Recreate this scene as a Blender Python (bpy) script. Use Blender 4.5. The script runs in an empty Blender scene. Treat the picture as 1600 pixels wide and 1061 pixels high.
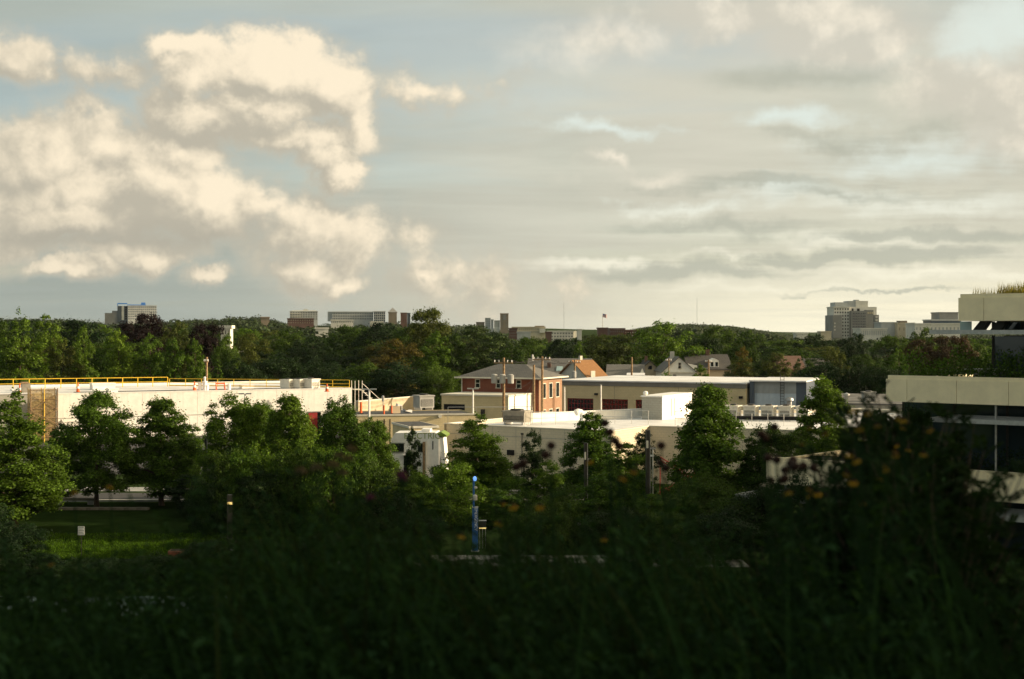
import bpy, bmesh, math, random
import numpy as np
from mathutils import Vector, Matrix

# ------------------------------------------------------------------ camera, sky, sun, exposure
H_EYE = 12.0            # eye height over the street (m)
F = 2222.0              # focal length in photograph pixels (50 mm on 36 mm, 1600 px wide)
HY = 515.0              # photograph row of the eye-level horizon
S = bpy.context.scene
col = S.collection
cam_d = bpy.data.cameras.new("camera"); cam = bpy.data.objects.new("camera", cam_d); col.objects.link(cam)
cam.location = (0, 0, H_EYE); cam.rotation_euler = (math.radians(90), 0, 0)
cam_d.lens = 50; cam_d.sensor_width = 36; cam_d.shift_y = -(530.5 - HY) / 1600.0
cam_d.clip_start = 0.1; cam_d.clip_end = 20000
cam_d.dof.use_dof = True; cam_d.dof.focus_distance = 130; cam_d.dof.aperture_fstop = 2.4
S.camera = cam
S.view_settings.view_transform = 'Standard'; S.view_settings.look = 'None'
S.view_settings.exposure = 0.75; S.view_settings.gamma = 1.0; S.view_settings.use_curve_mapping = False
S.render.engine = 'CYCLES'
S.cycles.max_bounces = 6; S.cycles.diffuse_bounces = 3; S.cycles.transmission_bounces = 4
S.cycles.transparent_max_bounces = 8; S.cycles.volume_bounces = 0
S.cycles.use_denoising = True
S.cycles.sample_clamp_indirect = 6

SUN_EL = math.radians(15.5)
SUN_AZ = math.radians(86.0)                 # measured from the view direction (+Y) towards +X
SUN_DIR = Vector((math.sin(SUN_AZ) * math.cos(SUN_EL), math.cos(SUN_AZ) * math.cos(SUN_EL), math.sin(SUN_EL)))
sl = bpy.data.lights.new("sun", 'SUN'); sl.energy = 5.0; sl.angle = math.radians(0.6); sl.color = (1.0, 0.80, 0.55)
so = bpy.data.objects.new("sun", sl); col.objects.link(so)
so.rotation_euler = (-SUN_DIR).to_track_quat('-Z', 'Y').to_euler(); so.location = (80, -10, 60)

class N:
    """small helper to write node expressions"""
    def __init__(s, tree): s.t = tree
    def new(s, typ, **kw):
        n = s.t.nodes.new(typ)
        for k, v in kw.items(): setattr(n, k, v)
        return n
    def put(s, sock, v):
        if isinstance(v, bpy.types.NodeSocket): s.t.links.new(v, sock)
        elif v is not None: sock.default_value = v
    def m(s, op, a, b=None, c=None, clamp=False):
        n = s.new('ShaderNodeMath', operation=op); n.use_clamp = clamp
        for i, v in enumerate((a, b, c)):
            if v is not None: s.put(n.inputs[i], v)
        return n.outputs[0]
    def v(s, op, a, b=None, c=None, scale=None):
        n = s.new('ShaderNodeVectorMath', operation=op)
        for i, x in enumerate((a, b, c)):
            if x is not None: s.put(n.inputs[i], x)
        if scale is not None: s.put(n.inputs['Scale'], scale)
        return n.outputs['Value'] if op in ('LENGTH', 'DOT_PRODUCT', 'DISTANCE') else n.outputs[0]
    def xyz(s, x, y, z):
        n = s.new('ShaderNodeCombineXYZ')
        for i, k in enumerate((x, y, z)): s.put(n.inputs[i], k)
        return n.outputs[0]
    def sep(s, v):
        n = s.new('ShaderNodeSeparateXYZ'); s.put(n.inputs[0], v); return n.outputs
    def noise(s, vec, scale, detail=4, rough=.5, dist=0.0, color=False):
        n = s.new('ShaderNodeTexNoise'); s.put(n.inputs['Vector'], vec)
        n.inputs['Scale'].default_value = scale; n.inputs['Detail'].default_value = detail
        n.inputs['Roughness'].default_value = rough; n.inputs['Distortion'].default_value = dist
        return n.outputs['Color'] if color else n.outputs[0]
    def ss(s, x, lo, hi, a=0.0, b=1.0):
        n = s.new('ShaderNodeMapRange', interpolation_type='SMOOTHSTEP'); n.clamp = True
        for i, v in enumerate((x, lo, hi, a, b)): s.put(n.inputs[i], v)
        return n.outputs[0]
    def mix(s, f, a, b, typ='MIX'):
        n = s.new('ShaderNodeMix', data_type='RGBA', blend_type=typ)
        s.put(n.inputs[0], f)
        for i, v in ((6, a), (7, b)):
            if isinstance(v, tuple) and len(v) == 3: v = (*v, 1)
            s.put(n.inputs[i], v)
        return n.outputs[2]

def build_sky():
    w = bpy.data.worlds.new("World"); S.world = w; w.use_nodes = True
    t = w.node_tree; t.nodes.clear(); n = N(t)
    bg = n.new('ShaderNodeBackground'); out = n.new('ShaderNodeOutputWorld')
    t.links.new(bg.outputs[0], out.inputs[0])
    STR = 0.1
    bg.inputs[1].default_value = STR
    sky = n.new('ShaderNodeTexSky', sky_type='NISHITA')
    sky.sun_disc = False; sky.sun_elevation = SUN_EL; sky.sun_rotation = SUN_AZ
    sky.altitude = 50; sky.air_density = 1.0; sky.dust_density = 1.5; sky.ozone_density = 1.0
    D = n.v('NORMALIZE', n.new('ShaderNodeTexCoord').outputs['Generated'])
    x, y, z = n.sep(D)
    hlen = n.m('SQRT', n.m('ADD', n.m('MULTIPLY', x, x), n.m('MULTIPLY', y, y)))
    az = n.m('ARCTAN2', x, y)
    w_ = n.m('DIVIDE', z, n.m('MAXIMUM', hlen, .02))
    p = n.xyz(az, w_, 0.0)
    def aw(px, py):
        a = math.atan((px - 800) / F); return a, (HY - py) / F * math.cos(a)
    def K(c): return (c[0] * .755 / STR, c[1] * .735 / STR, c[2] * .685 / STR)
    # fields shared by the layers
    n_big = n.noise(D, 6.5, 10, .57)
    n_sun = n.noise(n.v('ADD', D, (0.018, 0.0, 0.016)), 6.5, 10, .57)   # the same field a step towards the sun
    n_fine = n.noise(D, 34.0, 7, .6)
    n_mid = n.noise(D, 21.0, 9, .58, .25)
    n_mids = n.noise(n.v('ADD', D, (0.006, 0.0, 0.007)), 21.0, 9, .58, .25)
    warp = n.v('SUBTRACT', n.noise(D, 14.0, 6, .62, color=True), (.5, .5, .5))
    pw = n.v('ADD', p, n.v('MULTIPLY', warp, (.075, .060, 0)))
    pws = n.v('ADD', p, n.v('MULTIPLY', warp, (.17, .045, 0)))
    def blobs(lst, base, sm=.18):
        r = None
        for px, py, rx, ry, st in lst:
            a, ww = aw(px, py)
            k = (F / rx, F / ry, 0)
            d = n.v('LENGTH', n.v('MULTIPLY_ADD', base, k, (-a * k[0], -ww * k[1], 0)))
            f = n.m('MULTIPLY_ADD', d, -st, st)
            r = f if r is None else n.m('SMOOTH_MAX', r, f, sm)
        return r
    # 1. clear air: Nishita
    clear = sky.outputs[0]
    sdot = n.v('DOT_PRODUCT', D, tuple(SUN_DIR))
    glow = n.ss(sdot, -.25, 1.0)                                  # air and thin cloud brighten steadily towards the sun
    # 2. broad grey sheet of cloud
    q = n.v('DIVIDE', D, n.xyz(n.m('ADD', n.m('MAXIMUM', z, 0.0), .07), n.m('ADD', n.m('MAXIMUM', z, 0.0), .07), 1.0))
    qx, qy, qz = n.sep(q)
    qs = n.xyz(n.m('MULTIPLY', qx, .55), qy, 0.3)
    s1 = n.noise(qs, 1.15, 8, .56, .35)
    s2 = n.noise(n.v('ADD', qs, (3.1, 1.7, 0)), .55, 6, .55, .2)
    side = n.ss(az, -.30, .22)
    grey_l = n.mix(n.ss(w_, .0, .22), K((.285, .325, .312)), K((.345, .392, .378)))
    grey_r = n.mix(n.ss(w_, .02, .16), K((.555, .55, .47)), K((.475, .485, .43)))
    sheet = n.mix(side, grey_l, grey_r)
    mott = n.m('ADD', n.m('MULTIPLY', n.m('SUBTRACT', s1, .5), .9), n.m('MULTIPLY', n.m('SUBTRACT', s2, .5), .7))
    mott = n.m('MULTIPLY', mott, n.ss(w_, .01, .10, .3, 1.0))
    sheet = n.v('SCALE', sheet, scale=n.m('ADD', n.m('MULTIPLY', mott, .85), 1.0))
    cream = n.ss(n.noise(D, 5.0, 6, .55), .42, .68)
    sheet = n.mix(n.m('MULTIPLY', cream, n.m('MULTIPLY', side, .55)), sheet, K((.55, .53, .47)))
    cover = n.m('SUBTRACT', 1.0, n.m('MULTIPLY', n.ss(s2, .52, .68), .35))
    c0 = n.mix(cover, clear, sheet)
    # 3. breaks in the sheet, bright from behind
    gap = blobs([(960, 205, 90, 16, 1.1), (1190, 195, 110, 18, 1.0), (1420, 250, 190, 34, .95), (1250, 300, 210, 26, 1.2), (1070, 322, 90, 14, 1.0),
                 (1320, 375, 190, 26, 1.2), (1500, 320, 160, 26, 1.0), (930, 408, 120, 12, 1.1), (1150, 395, 150, 16, 1.0), (1480, 430, 220, 16, 1.1), (1200, 455, 260, 13, .9),
                 (1545, 45, 110, 75, 1.5)], pws)
    gap = n.ss(n.m('ADD', gap, n.m('ADD', n.m('MULTIPLY', n.m('SUBTRACT', s1, .5), 2.4), n.m('MULTIPLY', n.m('SUBTRACT', n_big, .5), 1.6))), -.15, 1.15)
    gapc = n.mix(n.ss(w_, .05, .12), K((.735, .725, .63)), K((.60, .675, .665)))
    c1 = n.mix(n.m('MULTIPLY', gap, .92), c0, gapc)
    # 4. low bright band under the sheet, strongest towards the sun
    band = n.m('MULTIPLY', n.ss(w_, .062, .0), n.ss(az, -.20, .18))
    bcol = n.mix(n.ss(az, -.1, .3), K((.53, .515, .43)), K((.84, .80, .64)))
    c2 = n.mix(n.m('MULTIPLY', band, n.ss(s1, .75, .35, .45, 1.0)), c1, bcol)
    # 5. high lit cloud, upper right
    hi = blobs([(1330, 60, 240, 85, 1.3), (1180, 20, 280, 60, 1.15), (1520, 130, 200, 70, 1.35), (1570, 190, 120, 60, 1.0), (1450, 110, 170, 40, 1.0), (960, 60, 200, 50, .55), (1030, 275, 120, 22, .5), (960, 258, 50, 16, .7)], pw)
    hi_d = n.ss(n.m('ADD', hi, n.m('MULTIPLY', n.m('SUBTRACT', n_big, .5), 1.9)), .0, .85)
    c3 = n.mix(n.m('MULTIPLY', hi_d, .85), c2, n.mix(n.ss(n.m('SUBTRACT', n_big, n_sun), -.05, .08), K((.515, .50, .45)), K((.76, .71, .62))))
    # 6. the dark grey streaks low on the right
    dk = blobs([(1080, 425, 300, 20, 1.0), (1350, 405, 260, 16, 1.0), (1180, 290, 220, 18, .9), (1460, 365, 190, 18, 1.0), (1480, 395, 170, 20, .9), (1120, 350, 260, 22, .8), (1350, 300, 230, 18, .8),
                (1420, 460, 240, 6, .8), (1250, 225, 200, 26, .8), (1250, 130, 260, 40, .7), (1420, 205, 200, 30, .7)], pws)
    dk_d = n.ss(n.m('ADD', dk, n.m('MULTIPLY', n.m('SUBTRACT', s1, .5), -1.6)), .05, .7)
    c4 = n.mix(n.m('MULTIPLY', dk_d, .72), c3, K((.36, .38, .335)))
    # 7. cumulus on the left
    CU = [(15, 105, 66, 42, 1.1), (62, 125, 30, 22, .7), (50, 265, 165, 98, 1.45), (165, 235, 105, 66, 1.3), (225, 295, 150, 72, 1.35), (80, 335, 230, 40, 1.3), (310, 328, 100, 52, 1.25), (-40, 300, 140, 90, 1.3),
                (285, 82, 45, 28, .9), (330, 112, 70, 40, 1.0), (430, 112, 110, 44, 1.15), (505, 140, 52, 44, 1.1), (540, 205, 30, 40, .45), (400, 215, 90, 26, .7), (345, 185, 115, 48, 1.15), (415, 165, 90, 40, 1.1), (470, 220, 72, 34, 1.0), (535, 275, 50, 32, 1.15), (500, 248, 50, 24, .95), (295, 235, 90, 46, 1.0), (60, 300, 160, 60, 1.4),
                (470, 365, 95, 40, .62), (425, 330, 50, 30, .5), (548, 449, 42, 22, 1.05), (495, 425, 70, 30, .7), (545, 380, 60, 40, .45), (85, 420, 72, 20, 1.0), (160, 408, 40, 20, .85), (240, 402, 48, 26, 1.0), (322, 434, 32, 16, .85), (660, 445, 22, 14, .85), (180, 385, 120, 18, .55),
                (180, 122, 110, 20, .36), (660, 135, 80, 18, .34), (720, 450, 110, 30, .32)]
    cu = blobs(CU, pw, .10)
    cu_s = blobs(CU, n.v('ADD', pw, (.011, .013, 0)), .10)           # the same clouds a step towards the light
    cuf = n.m('ADD', n.m('ADD', cu, n.m('MULTIPLY', n.m('SUBTRACT', n_big, .5), 1.7)), n.m('ADD', n.m('MULTIPLY', n.m('SUBTRACT', n_mid, .5), 1.6), n.m('MULTIPLY', n.m('SUBTRACT', n_fine, .5), 1.1)))
    cuf = n.m('ADD', cuf, n.m('MULTIPLY', n.m('ADD', n.ss(az, -.42, -.75), n.ss(az, 1.9, 2.6), None, True), n.m('MULTIPLY_ADD', n_big, 3.0, -.75)))     # unseen broken cumulus continued behind the camera, added for its fill light
    cu_d = n.ss(n.m('ADD', cuf, .12), .0, .62)
    relief = n.m('ADD', n.m('MULTIPLY', n.m('SUBTRACT', cu, cu_s), 1.5), n.m('ADD', n.m('MULTIPLY', n.m('SUBTRACT', n_big, n_sun), 8.0), n.m('MULTIPLY', n.m('SUBTRACT', n_mid, n_mids), 4.2)))
    lit = n.ss(n.m('ADD', relief, n.m('ADD', n.m('MULTIPLY', cuf, .22), n.m('MULTIPLY', n.m('SUBTRACT', n_fine, .5), .8))), -.90, 1.75)
    # flat darker bases: of the big bank, and of the small puffs under it
    wb = n.m('ADD', w_, n.m('MULTIPLY', n.sep(warp)[1], .03))
    base_sh = n.ss(wb, aw(200, 390)[1], aw(200, 325)[1])
    base_sh = n.m('MAXIMUM', base_sh, n.ss(az, aw(370, 0)[0], aw(440, 0)[0]))
    base_sh = n.m('MAXIMUM', base_sh, n.m('MULTIPLY', n.ss(w_, aw(200, 372)[1], aw(200, 396)[1]), .8))
    litb = n.m('MULTIPLY', n.m('MULTIPLY_ADD', lit, .85, .15), n.m('MULTIPLY_ADD', base_sh, .72, .28))
    cu_c = n.mix(litb, K((.335, .325, .285)), K((.80, .71, .57)))
    cu_c = n.v('SCALE', cu_c, scale=n.ss(sdot, -.30, -1.0, 1.0, 1.6))            # front-lit cloud opposite the sun, out of frame, boosted to lift shaded walls
    veil = n.m('MULTIPLY', n.ss(n.m('ADD', cuf, .60), .0, 1.0), .62)
    c4 = n.mix(veil, c4, K((.47, .445, .38)))
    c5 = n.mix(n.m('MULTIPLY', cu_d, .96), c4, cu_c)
    # everything grows brighter towards the sun, beyond the frame on the right
    c6 = n.v('MULTIPLY', c5, n.mix(n.ss(sdot, .46, 1.0), (1, 1, 1), (3.6, 2.8, 1.8)))
    # below the horizon: ground haze
    fin = n.mix(n.ss(z, -.03, .0), K((.10, .11, .09)), c6)
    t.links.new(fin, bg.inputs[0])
    w.cycles.sampling_method = 'MANUAL'; w.cycles.sample_map_resolution = 512
build_sky()

# ------------------------------------------------------------------ helpers
def Z_at(py, d): return H_EYE - (py - HY) / F * d
def X_at(px, d): return (px - 800) / F * d
def P(px, py, d): return Vector((X_at(px, d), d, Z_at(py, d)))
def D_at(py, z=0.0): return (H_EYE - z) * F / (py - HY)      # distance at which height z appears in that row

def set_tags(o, label=None, cat=None, group=None, kind=None):
    if label: o['label'] = label
    if cat: o['category'] = cat
    if group: o['group'] = group
    if kind: o['kind'] = kind
    return o
def thing(name, label, cat, loc=(0, 0, 0), rot=0.0, group=None):
    o = bpy.data.objects.new(name, None); o.location = loc; o.rotation_euler = (0, 0, rot)
    o.empty_display_size = .3; col.objects.link(o)
    return set_tags(o, label, cat, group)
def link_mesh(name, me, mat=None, parent=None, loc=None, rot=None, scale=None):
    o = bpy.data.objects.new(name, me); col.objects.link(o)
    if mat is not None:
        if not me.materials: me.materials.append(mat)
        elif me.materials[0] is not mat:
            o.material_slots[0].link = 'OBJECT'; o.material_slots[0].material = mat
    if parent: o.parent = parent
    if loc is not None: o.location = loc
    if rot is not None: o.rotation_euler = rot
    if scale is not None: o.scale = scale if hasattr(scale, '__len__') else (scale,) * 3
    return o

class MB:
    def __init__(s): s.v = []; s.f = []
    def add(s, vs, fs):
        b = len(s.v); s.v += [tuple(v) for v in vs]; s.f += [tuple(b + i for i in f) for f in fs]; return s
    def box(s, x0, x1, y0, y1, z0, z1):
        return s.add([(x0, y0, z0), (x1, y0, z0), (x1, y1, z0), (x0, y1, z0), (x0, y0, z1), (x1, y0, z1), (x1, y1, z1), (x0, y1, z1)],
                     [(0, 3, 2, 1), (4, 5, 6, 7), (0, 1, 5, 4), (1, 2, 6, 5), (2, 3, 7, 6), (3, 0, 4, 7)])
    def quad(s, a, b, c, d): return s.add([a, b, c, d], [(0, 1, 2, 3)])
    def tube(s, pts, rad, n=6, cap=True):
        pts = [Vector(p) for p in pts]
        if not hasattr(rad, '__len__'): rad = [rad] * len(pts)
        vs, fs = [], []
        for i, p in enumerate(pts):
            t = (pts[min(i + 1, len(pts) - 1)] - pts[max(i - 1, 0)]).normalized()
            a = t.cross(Vector((0, 0, 1)) if abs(t.z) < .9 else Vector((1, 0, 0))).normalized(); b = t.cross(a)
            for k in range(n):
                th = 2 * math.pi * k / n
                vs.append(p + (a * math.cos(th) + b * math.sin(th)) * rad[i])
        for i in range(len(pts) - 1):
            for k in range(n):
                fs.append((i * n + k, i * n + (k + 1) % n, (i + 1) * n + (k + 1) % n, (i + 1) * n + k))
        if cap: fs += [tuple(range(n - 1, -1, -1)), tuple(range((len(pts) - 1) * n, len(pts) * n))]
        return s.add(vs, fs)
    def lathe(s, prof, c=(0, 0, 0), n=12):
        vs, fs = [], []
        for r, z in prof:
            for k in range(n):
                th = 2 * math.pi * k / n; vs.append((c[0] + r * math.cos(th), c[1] + r * math.sin(th), c[2] + z))
        for i in range(len(prof) - 1):
            for k in range(n): fs.append((i * n + k, i * n + (k + 1) % n, (i + 1) * n + (k + 1) % n, (i + 1) * n + k))
        fs += [tuple(range(n - 1, -1, -1)), tuple(range((len(prof) - 1) * n, len(prof) * n))]
        return s.add(vs, fs)
    def sheet(s, x0, x1, y0, y1, z): return s.quad((x0, y0, z), (x1, y0, z), (x1, y1, z), (x0, y1, z))
    def prism(s, poly, y0, y1):
        """outline in x,z swept from y0 to y1"""
        n = len(poly)
        return s.add([(x, y0, z) for x, z in poly] + [(x, y1, z) for x, z in poly],
                     [tuple(range(n)), tuple(range(2 * n - 1, n - 1, -1))] + [((i + 1) % n, i, i + n, (i + 1) % n + n) for i in range(n)])
    def wall(s, x0, x1, z0, z1, holes=(), t=.2, y=0.0):
        """front wall in the plane y with openings cut through and reveals of depth t"""
        xs = sorted({x0, x1, *[h[0] for h in holes], *[h[1] for h in holes]}); zs = sorted({z0, z1, *[h[2] for h in holes], *[h[3] for h in holes]})
        for i in range(len(xs) - 1):
            for k in range(len(zs) - 1):
                cx, cz = (xs[i] + xs[i + 1]) / 2, (zs[k] + zs[k + 1]) / 2
                if any(h[0] < cx < h[1] and h[2] < cz < h[3] for h in holes): continue
                s.quad((xs[i], y, zs[k]), (xs[i + 1], y, zs[k]), (xs[i + 1], y, zs[k + 1]), (xs[i], y, zs[k + 1]))
        for a, b, c, d in holes:
            s.quad((a, y, c), (a, y, d), (a, y + t, d), (a, y + t, c)); s.quad((b, y, d), (b, y, c), (b, y + t, c), (b, y + t, d))
            s.quad((a, y, d), (b, y, d), (b, y + t, d), (a, y + t, d)); s.quad((b, y, c), (a, y, c), (a, y + t, c), (b, y + t, c))
        return s
    def mesh(s, name):
        me = bpy.data.meshes.new(name); me.from_pydata(s.v, [], s.f); me.update(); return me
    def obj(s, name, mat, parent=None, kind=None, **kw):
        o = link_mesh(name, s.mesh(name), mat, parent, **kw)
        if kind: o['kind'] = kind
        return o

def np_mesh(name, verts, faces, smooth=False):
    """verts (n,3), faces (m,4) or (m,3) arrays"""
    me = bpy.data.meshes.new(name); k = faces.shape[1]
    me.vertices.add(len(verts)); me.vertices.foreach_set('co', np.ascontiguousarray(verts, np.float32).ravel())
    me.loops.add(faces.size); me.loops.foreach_set('vertex_index', np.ascontiguousarray(faces, np.int32).ravel())
    me.polygons.add(len(faces)); me.polygons.foreach_set('loop_start', np.arange(0, faces.size, k, dtype=np.int32))
    if smooth: me.polygons.foreach_set('use_smooth', np.ones(len(faces), bool))
    me.update(calc_edges=True); return me

# ------------------------------------------------------------------ materials
def mat(name, base, rough=.8, amt=.12, scale=3.0, bump=0.0, bscale=None, metal=0.0, spec=.35, tint=None, streak=0.0):
    m = bpy.data.materials.new(name); m.use_nodes = True; t = m.node_tree; n = N(t)
    b = t.nodes['Principled BSDF']; b.inputs['Roughness'].default_value = rough; b.inputs['Metallic'].default_value = metal
    b.inputs['Specular IOR Level'].default_value = spec
    co = n.new('ShaderNodeTexCoord').outputs['Object']
    nz = n.noise(co, scale, 6, .6)
    dark = tuple(c * (1 - amt * 1.6) for c in base); light = tuple(min(1, c * (1 + amt)) for c in base)
    c = n.mix(n.ss(nz, .3, .7), dark, light)
    if tint: c = n.mix(n.ss(n.noise(co, scale * .23, 4, .6), .5, .75), c, tint)
    if streak:
        sx, sy, sz = n.sep(co)
        st = n.noise(n.xyz(n.m('MULTIPLY', sx, 2.2), n.m('MULTIPLY', sy, 2.2), n.m('MULTIPLY', sz, .12)), 1.0, 5, .65)
        c = n.mix(n.m('MULTIPLY', n.ss(st, .5, .8), streak), c, tuple(v * .45 for v in base))
    t.links.new(c, b.inputs['Base Color'])
    if bump:
        bp = n.new('ShaderNodeBump'); bp.inputs['Strength'].default_value = bump; bp.inputs['Distance'].default_value = .02
        t.links.new(n.noise(co, bscale or scale * 8, 4, .6), bp.inputs['Height']); t.links.new(bp.outputs[0], b.inputs['Normal'])
    return m
def brickmat(name, c1, c2, mortar, scale=4.0, w=.5, h=.25, rough=.9, msize=.015):
    m = bpy.data.materials.new(name); m.use_nodes = True; t = m.node_tree; n = N(t); b = t.nodes['Principled BSDF']
    b.inputs['Roughness'].default_value = rough; b.inputs['Specular IOR Level'].default_value = .2
    co = n.new('ShaderNodeTexCoord').outputs['Object']; x, y, z = n.sep(co)
    vec = n.xyz(n.m('ADD', x, y), z, 0.0)
    br = n.new('ShaderNodeTexBrick'); n.put(br.inputs['Vector'], vec); br.inputs['Scale'].default_value = 1.0
    br.inputs['Brick Width'].default_value = w; br.inputs['Row Height'].default_value = h; br.inputs['Mortar Size'].default_value = msize
    for k, c in (('Color1', c1), ('Color2', c2), ('Mortar', mortar)): br.inputs[k].default_value = (*c, 1)
    nz = n.noise(co, .6, 6, .6)
    c = n.mix(n.ss(nz, .35, .7, 0, .5), br.outputs['Color'], tuple(v * .72 for v in c1))
    t.links.new(c, b.inputs['Base Color'])
    bp = n.new('ShaderNodeBump'); bp.inputs['Strength'].default_value = .5; bp.inputs['Distance'].default_value = .015; bp.invert = True
    t.links.new(br.outputs['Fac'], bp.inputs['Height']); t.links.new(bp.outputs[0], b.inputs['Normal'])
    return m
def glassmat(name, base=(.012, .016, .018), rough=.06):
    m = bpy.data.materials.new(name); m.use_nodes = True; b = m.node_tree.nodes['Principled BSDF']
    b.inputs['Base Color'].default_value = (*base, 1); b.inputs['Roughness'].default_value = rough; b.inputs['Specular IOR Level'].default_value = .8
    n = N(m.node_tree); co = n.new('ShaderNodeTexCoord').outputs['Object']
    bp = n.new('ShaderNodeBump'); bp.inputs['Strength'].default_value = .06; bp.inputs['Distance'].default_value = .05
    m.node_tree.links.new(n.noise(co, .8, 2, .5), bp.inputs['Height']); m.node_tree.links.new(bp.outputs[0], b.inputs['Normal'])
    return m
def leafmat(name, base, trans=None, vary=.45, amount=.32, rough=.6, spec=.1):
    m = bpy.data.materials.new(name); m.use_nodes = True; t = m.node_tree; n = N(t); b = t.nodes['Principled BSDF']
    b.inputs['Roughness'].default_value = rough; b.inputs['Specular IOR Level'].default_value = spec
    rnd = n.new('ShaderNodeNewGeometry').outputs['Random Per Island']; orn = n.new('ShaderNodeObjectInfo').outputs['Random']
    k = n.m('ADD', n.m('MULTIPLY_ADD', n.m('POWER', rnd, 2.2), vary * 2.6, 1 - vary * 1.15), n.m('MULTIPLY_ADD', orn, .3, -.15))
    c = n.v('SCALE', n.mix(n.ss(orn, .2, .9, 0, .45), base, (base[0] * 1.35, base[1] * .98, base[2] * .7)), scale=k)
    t.links.new(c, b.inputs['Base Color'])
    tr = n.new('ShaderNodeBsdfTranslucent'); tb = trans or (base[0] * 1.6, base[1] * 1.5, base[2] * .5)
    t.links.new(n.v('SCALE', tb, scale=k), tr.inputs[0])
    mx = n.new('ShaderNodeMixShader'); mx.inputs[0].default_value = amount
    t.links.new(b.outputs[0], mx.inputs[1]); t.links.new(tr.outputs[0], mx.inputs[2])
    t.links.new(mx.outputs[0], t.nodes['Material Output'].inputs[0])
    return m
def emitmat(name, c, s):
    m = bpy.data.materials.new(name); m.use_nodes = True; b = m.node_tree.nodes['Principled BSDF']
    b.inputs['Base Color'].default_value = (*c, 1); b.inputs['Emission Color'].default_value = (*c, 1); b.inputs['Emission Strength'].default_value = s
    return m

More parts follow.
